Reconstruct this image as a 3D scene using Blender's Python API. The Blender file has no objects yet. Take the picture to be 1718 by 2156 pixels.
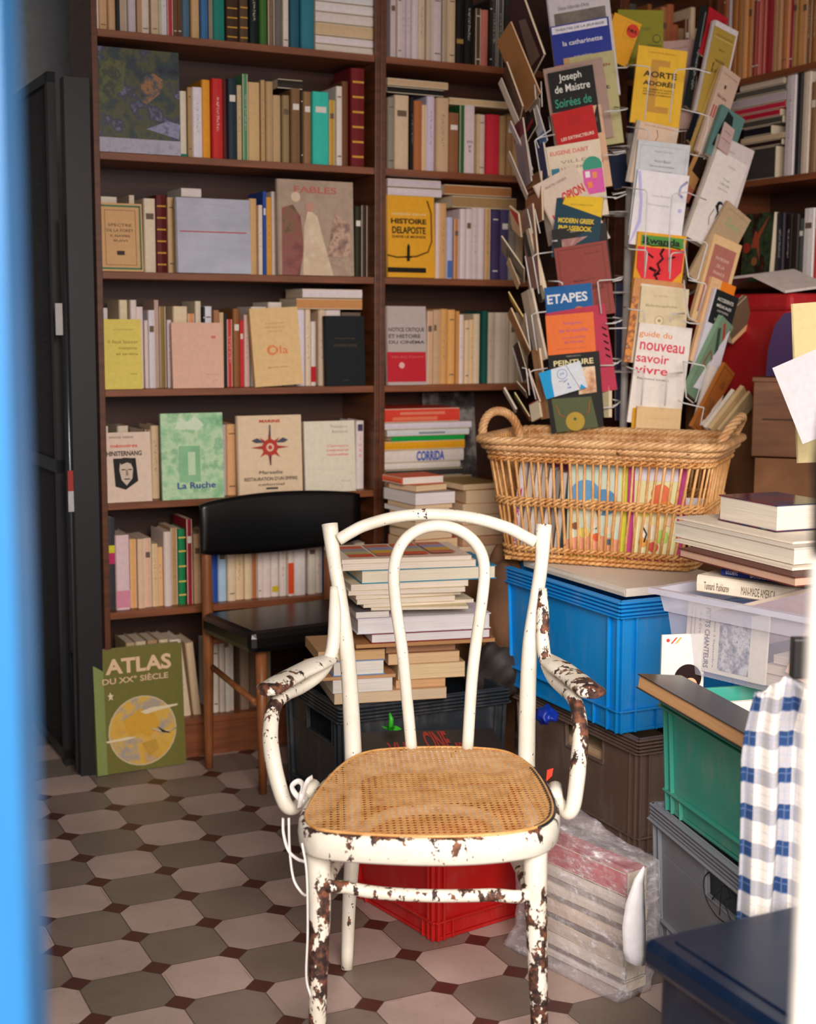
import bpy, bmesh, math, random, colorsys
from mathutils import Vector, Matrix
random.seed(7)
S = bpy.context.scene
COL = S.collection
# ---------------------------------------------------------------- camera
F, TH, RO, CH = 2973.0, 0.133, 0.006, 1.35
ca, sa = math.cos(TH), math.sin(TH)
cr, sr = math.cos(RO), math.sin(RO)
FW = Vector((0, ca, -sa)); UP0 = Vector((0, sa, ca)); RT0 = Vector((1, 0, 0))
RT = cr*RT0 + sr*UP0; UP = -sr*RT0 + cr*UP0
EYE = Vector((0, 0, CH))
cam = bpy.data.cameras.new('camera'); cam_o = bpy.data.objects.new('camera', cam); COL.objects.link(cam_o)
cam.sensor_fit = 'HORIZONTAL'; cam.sensor_width = 36; cam.lens = 36*F/1718
cam_o.matrix_world = Matrix(((RT.x, UP.x, -FW.x, EYE.x), (RT.y, UP.y, -FW.y, EYE.y), (RT.z, UP.z, -FW.z, EYE.z), (0, 0, 0, 1)))
cam.clip_start = 0.05; cam.clip_end = 60
cam.dof.use_dof = True; cam.dof.focus_distance = 3.15; cam.dof.aperture_fstop = 4.5
S.camera = cam_o
# ---------------------------------------------------------------- world, light, exposure
w = bpy.data.worlds.new('world'); S.world = w; w.use_nodes = True
w.node_tree.nodes['Background'].inputs[0].default_value = (1.0, 0.94, 0.93, 1)
w.node_tree.nodes['Background'].inputs[1].default_value = 0.55
def area(name, loc, target, sx, sy, power, color):
    l = bpy.data.lights.new(name, 'AREA'); l.shape = 'RECTANGLE'; l.size = sx; l.size_y = sy
    l.energy = power; l.color = color
    o = bpy.data.objects.new(name, l); COL.objects.link(o); o.location = loc
    o.rotation_euler = (Vector(target)-Vector(loc)).to_track_quat('-Z', 'Y').to_euler()
    return o
area('daylight_street', (0.5, -1.7, 2.7), (0.25, 3.2, 0.7), 2.6, 2.2, 270, (1.0, 0.885, 0.80))
S.view_settings.view_transform = 'Standard'; S.view_settings.look = 'None'
S.view_settings.gamma = 1.0; S.view_settings.exposure = 0.62
S.view_settings.use_curve_mapping = False
# ---------------------------------------------------------------- rays
def ray(x, y):
    u = x-859.0; v = y-1078.0
    return (F*FW + u*RT - v*UP).normalized()
def atY(x, y, Y):
    d = ray(x, y); return EYE + d*((Y-EYE.y)/d.y)
def atZ(x, y, z):
    d = ray(x, y); return EYE + d*((z-EYE.z)/d.z)
def onplane(x, y, p, n):
    d = ray(x, y); return EYE + d*((Vector(p)-EYE).dot(n)/d.dot(n))
A = 0.452
E1 = Vector((math.cos(A), math.sin(A), 0)); E2 = Vector((-math.sin(A), math.cos(A), 0)); ZU = Vector((0, 0, 1))
# ---------------------------------------------------------------- colour and materials
def lin(c): return c/12.92 if c <= .04045 else ((c+.055)/1.055)**2.4
def rgb(h, g=1.0):
    h = h.lstrip('#')
    if len(h) == 3: h = ''.join(a*2 for a in h)
    c = [lin(int(h[i:i+2], 16)/255)*g for i in (0, 2, 4)]; k = min(1.0, .86/max(max(c), 1e-6))
    return tuple(v*k for v in c)
MC = {}
class NT:
    def __init__(s, name):
        s.m = bpy.data.materials.new(name); s.m.use_nodes = True; s.t = s.m.node_tree
        s.b = s.t.nodes['Principled BSDF']
    def n(s, typ, **k):
        nd = s.t.nodes.new(typ)
        for a, v in k.items():
            if a.startswith('i_'):
                nd.inputs[int(a[2:])].default_value = v
            else: setattr(nd, a, v)
        return nd
    def l(s, a, b): s.t.links.new(a, b)
    def put(s, nd, i, v):
        if isinstance(v, (int, float)): nd.inputs[i].default_value = v
        elif isinstance(v, tuple): nd.inputs[i].default_value = v if len(v) > 3 or nd.inputs[i].type == 'VECTOR' else (*v, 1)
        else: s.l(v, nd.inputs[i])
    def math(s, op, a, b=0.0, c=0.0):
        nd = s.n('ShaderNodeMath', operation=op); s.put(nd, 0, a); s.put(nd, 1, b)
        if op in ('MULTIPLY_ADD', 'SMOOTHSTEP', 'COMPARE'): s.put(nd, 2, c)
        return nd.outputs[0]
    def mix(s, f, a, b, mode='MIX'):
        nd = s.n('ShaderNodeMix', data_type='RGBA', blend_type=mode)
        s.put(nd, 0, f)
        for i, v in ((6, a), (7, b)):
            if isinstance(v, tuple): nd.inputs[i].default_value = (*v[:3], 1)
            else: s.l(v, nd.inputs[i])
        return nd.outputs[2]
    def coord(s, kind='Object'): return s.n('ShaderNodeTexCoord').outputs[kind]
    def vmap(s, vec, scale=(1, 1, 1), rot=(0, 0, 0), loc=(0, 0, 0)):
        nd = s.n('ShaderNodeMapping'); s.l(vec, nd.inputs[0]); nd.inputs[1].default_value = loc
        nd.inputs[2].default_value = rot; nd.inputs[3].default_value = scale; return nd.outputs[0]
    def noise(s, vec, scale, detail=3, rough=.5, out=0):
        nd = s.n('ShaderNodeTexNoise'); s.l(vec, nd.inputs['Vector']); nd.inputs['Scale'].default_value = scale
        nd.inputs['Detail'].default_value = detail; nd.inputs['Roughness'].default_value = rough
        return nd.outputs[out]
    def ramp(s, f, stops, interp='LINEAR'):
        nd = s.n('ShaderNodeValToRGB'); s.l(f, nd.inputs[0]); cr_ = nd.color_ramp; cr_.interpolation = interp
        while len(cr_.elements) < len(stops): cr_.elements.new(.5)
        for e, (p, c) in zip(cr_.elements, stops): e.position = p; e.color = (*c[:3], 1) if isinstance(c, tuple) else (c, c, c, 1)
        return nd.outputs[0]
    def bump(s, h, strength=.3, dist=.001):
        nd = s.n('ShaderNodeBump'); nd.inputs['Strength'].default_value = strength; nd.inputs['Distance'].default_value = dist
        s.l(h, nd.inputs['Height']); s.l(nd.outputs[0], s.b.inputs['Normal'])
    def base(s, c):
        if isinstance(c, tuple): s.b.inputs['Base Color'].default_value = (*c[:3], 1)
        else: s.l(c, s.b.inputs['Base Color'])
    def rough(s, v):
        s.put(s.b, s.b.inputs.find('Roughness'), v)
def mcover(h, g=1.25, rough=.5):
    k = ('cover', h, g, rough)
    if k in MC: return MC[k]
    t = NT('cover_'+h.strip('#')); c = rgb(h, g); co = t.coord()
    n = t.noise(co, 60, 4, .6)
    f = t.ramp(n, [(.35, .92), (.6, 1.0)])
    t.base(t.mix(1.0, c, f, 'MULTIPLY')); t.rough(rough); t.b.inputs['Specular IOR Level'].default_value = .22; MC[k] = t.m; return t.m
def mpage(h='e8d8bc', g=1.1):
    k = ('page', h, g)
    if k in MC: return MC[k]
    t = NT('page_edges_'+h); c = rgb(h, g); co = t.vmap(t.coord(), (8, 1400, 8))
    n = t.noise(co, 1.0, 2, .5)
    t.base(t.mix(1.0, c, t.ramp(n, [(.3, .74), (.62, 1.0)]), 'MULTIPLY')); t.rough(.85); MC[k] = t.m; return t.m
def mplain(h, rough=.5, g=1.0, metal=0.0, spec=None, name=None):
    k = ('plain', h, rough, g, metal)
    if k in MC: return MC[k]
    t = NT(name or 'plain_'+h.strip('#')); c = rgb(h, g)
    n = t.noise(t.coord(), 35, 4, .6)
    t.base(t.mix(1.0, c, t.ramp(n, [(.3, .86), (.65, 1.0)]), 'MULTIPLY')); t.rough(rough)
    t.b.inputs['Metallic'].default_value = metal; MC[k] = t.m; return t.m
def mwood(h1, h2, name, scale=(3, 3, 40), rough=.45, g=1.0):
    k = ('wood', name)
    if k in MC: return MC[k]
    t = NT(name); co = t.vmap(t.coord(), scale)
    n = t.noise(co, 1.6, 6, .62)
    n2 = t.noise(t.coord(), 5, 2)
    c = t.ramp(n, [(.3, rgb(h1, g)), (.68, rgb(h2, g))])
    t.base(t.mix(1.0, c, t.ramp(n2, [(.3, .8), (.7, 1.0)]), 'MULTIPLY')); t.rough(rough)
    t.bump(n, .12, .001); MC[k] = t.m; return t.m
def mplastic(h, name, rough=.35, dust=.25, g=1.0, dusth='b8aca0'):
    k = ('plastic', name)
    if k in MC: return MC[k]
    t = NT(name); co = t.coord()
    n = t.noise(co, 9, 6, .65); n2 = t.noise(t.vmap(co, (40, 40, 6)), 1, 5, .7)
    f = t.math('MULTIPLY', t.ramp(n, [(.48, 0.0), (.75, 1.0)]), t.ramp(n2, [(.4, 0.0), (.8, 1.0)]))
    t.base(t.mix(t.math('MULTIPLY', f, dust*2), rgb(h, g), rgb(dusth)))
    t.rough(t.math('MULTIPLY_ADD', n, .25, rough-.1)); MC[k] = t.m; return t.m
def mpict(cols, scale=8, seed=0.0, kind='noise', g=1.2, rough=.4, stretch=(1, 1, 1)):
    k = ('pict', tuple(cols), scale, seed, kind)
    if k in MC: return MC[k]
    t = NT('printed_picture'); co = t.vmap(t.coord(), stretch, loc=(seed, seed*.7, seed*.3))
    if kind == 'noise':
        n = t.noise(co, scale, 6, .6)
        f = t.ramp(n, [(.30+.42*i/max(1, len(cols)-1), rgb(c, g)) for i, c in enumerate(cols)])
    else:
        v = t.n('ShaderNodeTexVoronoi'); t.l(t.mix(.06, co, t.noise(co, scale*1.3, 3, .5, 1)), v.inputs['Vector']); v.inputs['Scale'].default_value = scale
        sep = t.n('ShaderNodeSeparateColor'); t.l(v.outputs['Color'], sep.inputs[0])
        f = t.ramp(sep.outputs[0], [(i/len(cols), rgb(c, g)) for i, c in enumerate(cols)], 'CONSTANT')
    t.base(f); t.rough(rough); MC[k] = t.m; return t.m
# ---------------------------------------------------------------- mesh builder
def crom(pts, n=6, closed=False):
    P = [Vector(p) for p in pts]; out = []; N = len(P)
    if N < 3 and not closed: return P
    segs = N if closed else N-1
    for i in range(segs):
        if closed: p0, p1, p2, p3 = P[(i-1) % N], P[i], P[(i+1) % N], P[(i+2) % N]
        else: p0 = P[i-1] if i > 0 else 2*P[0]-P[1]; p1 = P[i]; p2 = P[i+1]; p3 = P[i+2] if i+2 < N else 2*P[-1]-P[-2]
        for k in range(n):
            t = k/n
            out.append(.5*((2*p1)+(p2-p0)*t+(2*p0-5*p1+4*p2-p3)*t*t+(3*p1-p0-3*p2+p3)*t**3))
    if not closed: out.append(P[-1])
    return out
class MB:
    def __init__(s): s.v = []; s.f = []; s.sm = []; s.w = []
    def add(s, vs, fs, smooth=False, wear=0.0):
        o = len(s.v); s.v += [Vector(v) for v in vs]
        s.f += [tuple(o+i for i in f) for f in fs]; s.sm += [smooth]*len(fs)
        s.w += (wear if isinstance(wear, list) else [wear]*len(vs)); return s
    def box(s, a, b, M=None):
        x0, y0, z0 = a; x1, y1, z1 = b
        vs = [Vector(p) for p in ((x0, y0, z0), (x1, y0, z0), (x1, y1, z0), (x0, y1, z0), (x0, y0, z1), (x1, y0, z1), (x1, y1, z1), (x0, y1, z1))]
        if M is not None: vs = [M @ v for v in vs]
        return s.add(vs, [(0, 3, 2, 1), (4, 5, 6, 7), (0, 1, 5, 4), (1, 2, 6, 5), (2, 3, 7, 6), (3, 0, 4, 7)])
    def quad(s, a, b, c, d): return s.add([a, b, c, d], [(0, 1, 2, 3)])
    def tube(s, pts, r, seg=10, closed=False, ref=None, flat=1.0, caps=True, wear=0.0, twist=0.0):
        P = [Vector(p) for p in pts]; N = len(P); R = r if isinstance(r, (list, tuple)) else [r]*N
        W = wear if isinstance(wear, list) else [wear]*N
        FL = flat if isinstance(flat, list) else [flat]*N
        vs = []; ws = []; prev = None
        for i in range(N):
            a = P[(i-1) % N] if (closed or i > 0) else P[i]; b = P[(i+1) % N] if (closed or i < N-1) else P[i]
            T = (b-a).normalized() if (b-a).length > 1e-9 else Vector((0, 0, 1))
            if ref is not None: n = Vector(ref)
            else: n = prev if prev is not None else (Vector((0, 0, 1)) if abs(T.z) < .9 else Vector((1, 0, 0)))
            n = n - T*n.dot(T)
            if n.length < 1e-6: n = T.orthogonal()
            n.normalize(); prev = n; bi = T.cross(n)
            for k in range(seg):
                an = 2*math.pi*k/seg + twist*i
                vs.append(P[i] + n*math.cos(an)*R[i]*FL[i] + bi*math.sin(an)*R[i]); ws.append(W[i])
        fs = []
        M_ = N if closed else N-1
        for i in range(M_):
            j = (i+1) % N
            for k in range(seg):
                k2 = (k+1) % seg; fs.append((i*seg+k, i*seg+k2, j*seg+k2, j*seg+k))
        s.add(vs, fs, True, ws)
        if caps and not closed:
            o = len(s.v)-len(vs)
            s.f += [tuple(o+k for k in reversed(range(seg))), tuple(o+(N-1)*seg+k for k in range(seg))]; s.sm += [False, False]
        return s
    def prism(s, poly, z0, z1, M=None):
        n = len(poly); vs = [Vector((p[0], p[1], z0)) for p in poly]+[Vector((p[0], p[1], z1)) for p in poly]
        if M is not None: vs = [M @ v for v in vs]
        fs = [tuple(reversed(range(n))), tuple(range(n, 2*n))]+[(i, (i+1) % n, n+(i+1) % n, n+i) for i in range(n)]
        return s.add(vs, fs)
    def build(s, name, mat, parent=None, M=None, bevel=0.0, wear=False):
        me = bpy.data.meshes.new(name); me.from_pydata([tuple(v) for v in s.v], [], s.f)
        me.polygons.foreach_set('use_smooth', s.sm)
        if wear:
            at = me.attributes.new('wear', 'FLOAT', 'POINT'); at.data.foreach_set('value', s.w)
        me.materials.append(mat); me.update()
        o = bpy.data.objects.new(name, me); COL.objects.link(o)
        if parent is not None: o.parent = parent
        if M is not None: o.matrix_local = M
        if bevel:
            b = o.modifiers.new('bevel', 'BEVEL'); b.width = bevel; b.segments = 2; b.limit_method = 'ANGLE'
        return o
def tag(o, label=None, cat=None, group=None, kind=None):
    if label: o['label'] = label
    if cat: o['category'] = cat
    if group: o['group'] = group
    if kind: o['kind'] = kind
    return o
def empty(name, M, label, cat, group=None):
    o = bpy.data.objects.new(name, None); COL.objects.link(o); o.empty_display_size = .05
    o.matrix_world = M if isinstance(M, Matrix) else Matrix.Translation(M)
    return tag(o, label, cat, group)
def frame(o, X, Y, Z):
    return Matrix(((X.x, Y.x, Z.x, o.x), (X.y, Y.y, Z.y, o.y), (X.z, Y.z, Z.z, o.z), (0, 0, 0, 1)))
def yawf(o, psi):
    return frame(Vector(o), Vector((math.cos(psi), math.sin(psi), 0)), Vector((-math.sin(psi), math.cos(psi), 0)), ZU)
TC = {}
def text_mesh(s, bold=0.0, shear=0.0):
    k = (s, bold, shear)
    if k in TC: return TC[k]
    cu = bpy.data.curves.new('lettering', 'FONT'); cu.body = s; cu.offset = bold; cu.shear = shear; cu.resolution_u = 3
    cu.align_x = 'CENTER'; cu.space_line = .9
    o = bpy.data.objects.new('lettering', cu); COL.objects.link(o)
    bpy.context.view_layer.update()
    me = bpy.data.meshes.new_from_object(o.evaluated_get(bpy.context.evaluated_depsgraph_get()))
    bpy.data.objects.remove(o)
    xs = [v.co.x for v in me.vertices]; ys = [v.co.y for v in me.vertices]
    bx = (min(xs), max(xs), min(ys), max(ys))
    TC[k] = (me, bx); return TC[k]
def lettering(s, wd, ht, M, mat, parent, bold=0.0, shear=0.0, name='lettering'):
    """text filling wd x ht, centred, in the plane X (right) / Y (up) of M"""
    me0, bx = text_mesh(s, bold, shear); me = me0.copy(); me.materials.clear(); me.materials.append(mat)
    cx, cy = (bx[0]+bx[1])/2, (bx[2]+bx[3])/2; kx = wd/(bx[1]-bx[0]); ky = ht/(bx[3]-bx[2]) if ht else kx
    me.transform(Matrix.Diagonal((kx, ky, 1, 1)) @ Matrix.Translation((-cx, -cy, 0)))
    o = bpy.data.objects.new(name, me); COL.objects.link(o); o.parent = parent; o.matrix_local = M; return o
# ---------------------------------------------------------------- books
def cover_mesh(w, h, t, c, round_):
    if round_:
        r = min(t*.35, .006)
        out = [(w, 0), (r, 0), (r*.25, r*.5), (0, t*.5), (r*.25, t-r*.5), (r, t), (w, t)]
    else: out = [(w, 0), (0, 0), (0, t), (w, t)]
    inn = [(w, t-c), (c+.001, t-c), (c+.001, c), (w, c)]
    m = MB(); m.prism(list(reversed(out+inn)), 0, h); return m
def decorate(parent, w, h, deco, y=0.0, side='front'):
    """deco on the front cover: u right 0..1, v up 0..1"""
    for k, d in enumerate(deco):
        e = .0004*(k+1)
        if side == 'front': M = Matrix(((1, 0, 0, 0), (0, 0, -1, -e), (0, 1, 0, 0), (0, 0, 0, 1)))
        elif side == 'spine': M = Matrix(((0, 0, -1, -e), (-1, 0, 0, w), (0, 1, 0, 0), (0, 0, 0, 1)))
        T = d[0]
        if T == 'r':
            m = MB(); m.box((d[1]*w, d[2]*h, -.0002), (d[3]*w, d[4]*h, 0)); m.build('cover_panel', mcover(d[5]) if isinstance(d[5], str) else d[5], parent, M)
        elif T == 'p':
            m = MB(); m.prism([(a*w, b*h) for a, b in d[1]], -.0002, 0); m.build('printed_shape', mcover(d[2]) if isinstance(d[2], str) else d[2], parent, M)
        elif T == 'c':
            rx = d[3]*w; ry = d[4]*w if len(d) > 5 else rx; col = d[5] if len(d) > 5 else d[4]
            m = MB(); m.prism([(d[1]*w+rx*math.cos(i*math.pi/14), d[2]*h+ry*math.sin(i*math.pi/14)) for i in range(28)], -.0002, 0)
            m.build('printed_disc', mcover(col) if isinstance(col, str) else col, parent, M)
        elif T == 'l':   # polyline stroke
            m = MB(); m.tube([(a*w, b*h, 0) for a, b in d[1]], d[2]*w, 4, flat=.1, ref=(0, 0, 1)); m.build('printed_line', mcover(d[3]), parent, M)
        elif T == 'o':   # outline frame
            a0, b0, a1, b1 = d[1]*w, d[2]*h, d[3]*w, d[4]*h; q = d[5]*w
            m = MB()
            for A_, B_ in (((a0, b0), (a1, b0+q)), ((a0, b1-q), (a1, b1)), ((a0, b0), (a0+q, b1)), ((a1-q, b0), (a1, b1))):
                m.box((A_[0], A_[1], -.0002), (B_[0], B_[1], 0))
            m.build('printed_frame', mcover(d[6]), parent, M)
        elif T == 't':   # ('t', uc, vc, wfrac, hfrac, text, colour, bold, rot)
            bold = d[7] if len(d) > 7 else 0; rot = d[8] if len(d) > 8 else 0
            wd, ht = d[3]*w, d[4]*h
            Mt = M @ Matrix.Translation((d[1]*w, d[2]*h, 0)) @ Matrix.Rotation(rot, 4, 'Z')
            lettering(d[5], wd, ht, Mt, mcover(d[6]), parent, bold)
def book(M, w, h, t, hexc, label, group=None, hard=False, page='e8d6c0', deco=None, spine_deco=None, matc=None, name='book', cat='book', g=1.25, detail=True):
    """M: origin at the spine / front / bottom corner; X away from the spine, Y through the thickness, Z up"""
    w = max(w, .02); h = max(h, .02); t = max(t, .002)
    r = empty(name, M, label, cat, group)
    c = min(.0022 if hard else .0009, t*.3)
    cv = cover_mesh(w, h, t, c, hard or t > .016).build('cover', matc or mcover(hexc, g), r)
    i = .0035 if hard else .0006
    MB().box((c+.0008, c, i), (w-i, t-c, h-i)).build('page_block', mpage(page), r)
    if deco: decorate(cv, w, h, deco)
    if spine_deco: decorate(cv, t, h, spine_deco, side='spine')
    return r
NAMES = [((0, 0, 0), 'black'), ((.45, .45, .45), 'grey'), ((.92, .88, .85), 'white')]
def cname(hx):
    h = hx.lstrip('#')
    if len(h) == 3: h = ''.join(a*2 for a in h)
    R, G, B = (int(h[i:i+2], 16)/255 for i in (0, 2, 4)); H, L, Sx = colorsys.rgb_to_hls(R, G, B); H *= 360
    v = max(R, G, B); s = 0 if v == 0 else (v-min(R, G, B))/v
    if v < .22: return 'black'
    if s < .12: return 'white' if v > .78 else ('pale grey' if v > .6 else ('grey' if v > .35 else 'charcoal'))
    if H < 12 or H > 345: return ('maroon' if v < .5 else 'red') if s > .5 else ('pinkish white' if v > .78 else 'dusty pink' if v > .5 else 'dark brown')
    if H < 48:
        if s < .22: return 'off-white' if v > .78 else 'greyish beige'
        if s < .42: return 'cream' if v > .8 else ('beige' if v > .62 else 'taupe')
        if s < .68: return 'tan' if v > .65 else ('brown' if v > .35 else 'dark brown')
        return 'orange yellow' if v > .7 else ('brown' if v > .4 else 'dark brown')
    if H < 70: return 'yellow' if v > .7 else 'olive'
    if H < 165: return 'green' if s > .3 else 'grey green'
    if H < 195: return 'teal'
    if H < 255: return ('blue' if v > .4 else 'navy') if s > .3 else 'pale blue grey'
    return 'lilac white' if v > .75 else ('violet' if s > .25 else 'mauve grey')
ORD = 'first second third fourth fifth sixth seventh eighth ninth tenth eleventh twelfth thirteenth fourteenth fifteenth sixteenth seventeenth eighteenth nineteenth twentieth twenty-first twenty-second twenty-third twenty-fourth twenty-fifth twenty-sixth twenty-seventh twenty-eighth twenty-ninth thirtieth thirty-first thirty-second thirty-third thirty-fourth thirty-fifth'.split()
# ================================================================ SETTING
def floor_mat():
    t = NT('cement_tiles'); co = t.coord()
    sp = t.n('ShaderNodeSeparateXYZ'); t.l(co, sp.inputs[0]); X, Y = sp.outputs[0], sp.outputs[1]
    p = .1694; x0, y0, a = -3.0674*p, 18.8948*p, .4517
    X = t.math('SUBTRACT', X, x0); Y = t.math('SUBTRACT', Y, y0)
    i = t.math('DIVIDE', t.math('ADD', t.math('MULTIPLY', X, math.cos(a)), t.math('MULTIPLY', Y, math.sin(a))), p)
    j = t.math('DIVIDE', t.math('SUBTRACT', t.math('MULTIPLY', X, math.sin(a)), t.math('MULTIPLY', Y, math.cos(a))), p)
    fi, fj = t.math('FLOOR', i), t.math('FLOOR', j)
    ri, rj = t.math('ROUND', i), t.math('ROUND', j)
    dx, dy = t.math('ABSOLUTE', t.math('SUBTRACT', i, ri)), t.math('ABSOLUTE', t.math('SUBTRACT', j, rj))
    dia = t.math('ADD', dx, dy)
    isd = t.math('LESS_THAN', dia, .193)
    par = t.math('ABSOLUTE', t.math('MODULO', t.math('ADD', fi, fj), 2.0))
    par = t.math('GREATER_THAN', par, .5)
    g1 = t.math('MULTIPLY', t.math('LESS_THAN', t.math('MINIMUM', dx, dy), .009), t.math('GREATER_THAN', dia, .193))
    g2 = t.math('LESS_THAN', t.math('ABSOLUTE', t.math('SUBTRACT', dia, .193)), .011)
    grout = t.math('MAXIMUM', g1, g2)
    wn = t.n('ShaderNodeTexWhiteNoise', noise_dimensions='2D'); cm = t.n('ShaderNodeCombineXYZ'); t.l(fi, cm.inputs[0]); t.l(fj, cm.inputs[1]); t.l(cm.outputs[0], wn.inputs[0])
    light = t.mix(wn.outputs[0], rgb('b8a29a'), rgb('c9b2a8')); dark = t.mix(wn.outputs[0], rgb('82746a'), rgb('918076'))
    c = t.mix(par, dark, light)
    c = t.mix(isd, c, rgb('5a322b'))
    dn = t.noise(co, 4.5, 5, .6); dirt = t.ramp(dn, [(.35, .80), (.62, 1.0)])
    sc = t.noise(t.vmap(co, (60, 60, 1)), 1.2, 6, .7); spk = t.ramp(sc, [(.25, .82), (.45, 1.0)])
    c = t.mix(1.0, t.mix(1.0, c, dirt, 'MULTIPLY'), spk, 'MULTIPLY')
    # worn brown rims inside the pale tiles
    rim = t.math('LESS_THAN', t.math('ABSOLUTE', t.math('SUBTRACT', t.math('MINIMUM', dx, dy), .035)), .006)
    rim = t.math('MULTIPLY', t.math('MULTIPLY', rim, par), t.math('GREATER_THAN', t.noise(co, 7, 2), .56))
    rim = t.math('MULTIPLY', rim, t.math('GREATER_THAN', dia, .25))
    c = t.mix(t.math('MULTIPLY', rim, .5), c, rgb('7a5a40'))
    c = t.mix(t.math('MULTIPLY', grout, .75), c, rgb('4a3a34'))
    t.base(c); t.rough(t.math('MULTIPLY_ADD', dn, .25, .32))
    t.bump(t.math('SUBTRACT', sc, t.math('MULTIPLY', grout, 1.0)), .18, .001)
    return t.m
MB().box((-4, .2, -.08), (5, 9, 0)).build('floor', floor_mat())
tag(bpy.data.objects['floor'], kind='structure')
mwall = mplain('d8e0e6', .9, name='grey_green_wall_paint')
def struct(name, a, b, m, M=None):
    o = MB().box(a, b, M).build(name, m); tag(o, kind='structure'); return o
P0 = atZ(400, 1597, 0); P0.z = 0
BF = yawf(P0, A)          # bookcase front frame: x along the front, y into depth, z up
BFI = BF.inverted()
def bc(x, y, s=0.0, fr=BF):
    n = Vector((fr[0][1], fr[1][1], 0)); o = Vector((fr[0][3], fr[1][3], 0)) + n*s
    return fr.inverted() @ onplane(x, y, o, n)
tL = bc(197, 300).x; tM = bc(801, 300).x; tW = tM - tL
tC = bc(1484, 300).x
CORN = BF @ Vector((tC, 0, 0))
RF = yawf(CORN, A-math.pi/2)   # right-hand bookcase front
struct('wall_back', (-2.2, 1.5, 0), (tC+.5, 1.6, 2.95), mwall, BF)
struct('wall_left', (-2.3, -3.9, 0), (-2.2, 1.6, 2.95), mwall, BF)
struct('wall_right', (tC+.36, -3.2, 0), (tC+.46, 1.6, 2.95), mwall, BF)
struct('ceiling', (-4, .7, 2.95), (5, 9, 3.05), mplain('a09a90', .9))
struct('wall_front', (-4.2, .68, 0), (-.62, .8, 2.95), mwall)
struct('trim_1', (-.62, .68, 2.42), (2.1, .8, 2.95), mwall)
# blue door leaf, open beside the camera
t_ = NT('glossy_light_blue_paint'); n_ = t_.noise(t_.vmap(t_.coord(), (4, 4, 1)), 2, 3)
t_.base(t_.mix(n_, rgb('16588c'), rgb('2c70a4'))); t_.rough(.3); MBLUE = t_.m
dY = .75
e_ = atY(26, 1078, dY).x
MB().box((e_-.40, dY, .02), (e_, dY+.045, 2.4)).build('door_1', MBLUE, None, None, .004)
tag(bpy.data.objects['door_1'], kind='structure')
# ================================================================ BOOKCASES
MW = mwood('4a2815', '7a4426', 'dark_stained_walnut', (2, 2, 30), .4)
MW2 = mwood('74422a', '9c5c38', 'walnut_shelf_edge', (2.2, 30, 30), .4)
MWB = mwood('2e180e', '4e2a18', 'shade_toned_back_panel_wood', (2, 2, 30), .5)  # same walnut, coloured darker to paint in the shade inside the bays
SZ = [bc(215, 60).z, bc(215, 319).z, bc(215, 571).z, bc(215, 821).z, bc(215, 1061).z, bc(240, 1291).z, bc(410, 1513).z]
DEP = .27
def bookcase(fr, x0, x1, label, zs=None, plinth=True):
    r = empty('bookcase', fr @ Matrix.Translation((x0, 0, 0)), label, 'bookcase', 'dark wooden wall bookcases'); W = x1-x0
    for a in (0, W-.018): MB().box((a, 0, 0), (a+.018, DEP, 2.86)).build('side_panel', MW, r, None, .0015)
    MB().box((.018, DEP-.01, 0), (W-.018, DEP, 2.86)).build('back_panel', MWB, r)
    for z in (zs or SZ)+[SZ[0]+.36]: MB().box((.018, .004, z-.021), (W-.018, DEP-.01, z)).build('shelf', MW2, r, None, .0015)
    if plinth: MB().box((.018, .012, 0), (W-.018, .03, SZ[6]-.021)).build('plinth', MW2, r)
    return r
tE = tM+tW
bookcase(BF, tL, tM, 'left-hand dark wooden bookcase with books on seven shelves')
bookcase(BF, tM+.001, tE, 'middle dark wooden bookcase half hidden by the wire book rack')
if tC-tE > .1: bookcase(BF, tE+.001, tC+.02, 'narrow dark wooden bookcase in the corner behind the book rack')
bookcase(RF, .03, 1.25, 'dark wooden bookcase along the right-hand wall')
# ---- rows of spines -------------------------------------------------
CNT = {}
def spine(fr, x0, x1, z0, h, dep, hexc, row, setb, lean=0.0, deco=None, hard=None, matc=None, extra=''):
    k = CNT.get(row, 0); CNT[row] = k+1
    t = x1-x0
    size = 'thick ' if t > .045 else ('slim ' if t < .016 else '')
    lab = f"{size}{cname(hexc)} book{extra}, {ORD[k]} from left, {row}"
    M = fr @ Matrix.Translation((x1, setb, z0)) @ Matrix.Rotation(-lean, 4, 'Y') @ frame(Vector((0, 0, 0)), Vector((0, 1, 0)), Vector((-1, 0, 0)), ZU)
    sd = deco
    if sd is None:
        q = random.random(); dk = 'f0e8dc' if cname(hexc) in ('black', 'navy', 'blue', 'red', 'maroon', 'green', 'teal', 'brown', 'dark brown', 'charcoal', 'violet') else '6a5648'
        if q < .25: sd = [('r', .18, .72, .82, .80, dk)]
        elif q < .4: sd = [('r', .2, .86, .8, .875, dk), ('r', .2, .12, .8, .135, dk)]
        elif q < .7: sd = [('r', .38, .35, .62, .78, mspk(hexc, dk))]
        else: sd = []
    return book(M, dep, h, t, hexc, lab, 'books on '+row, hard=(t > .022 if hard is None else hard), spine_deco=sd, matc=matc, name=('hardback_book' if (t > .022 if hard is None else hard) else 'book'))
def mspk(h, dk):
    k = ('spk', h, dk)
    if k in MC: return MC[k]
    t = NT('faded_spine_print'); n = t.noise(t.vmap(t.coord(), (220, 220, 160)), 1, 1)
    t.base(t.mix(t.math('GREATER_THAN', n, .55), rgb(h, 1.25), t.mix(.6, rgb(h, 1.25), rgb(dk, 1.0)))); MC[k] = t.m; return t.m
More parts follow.
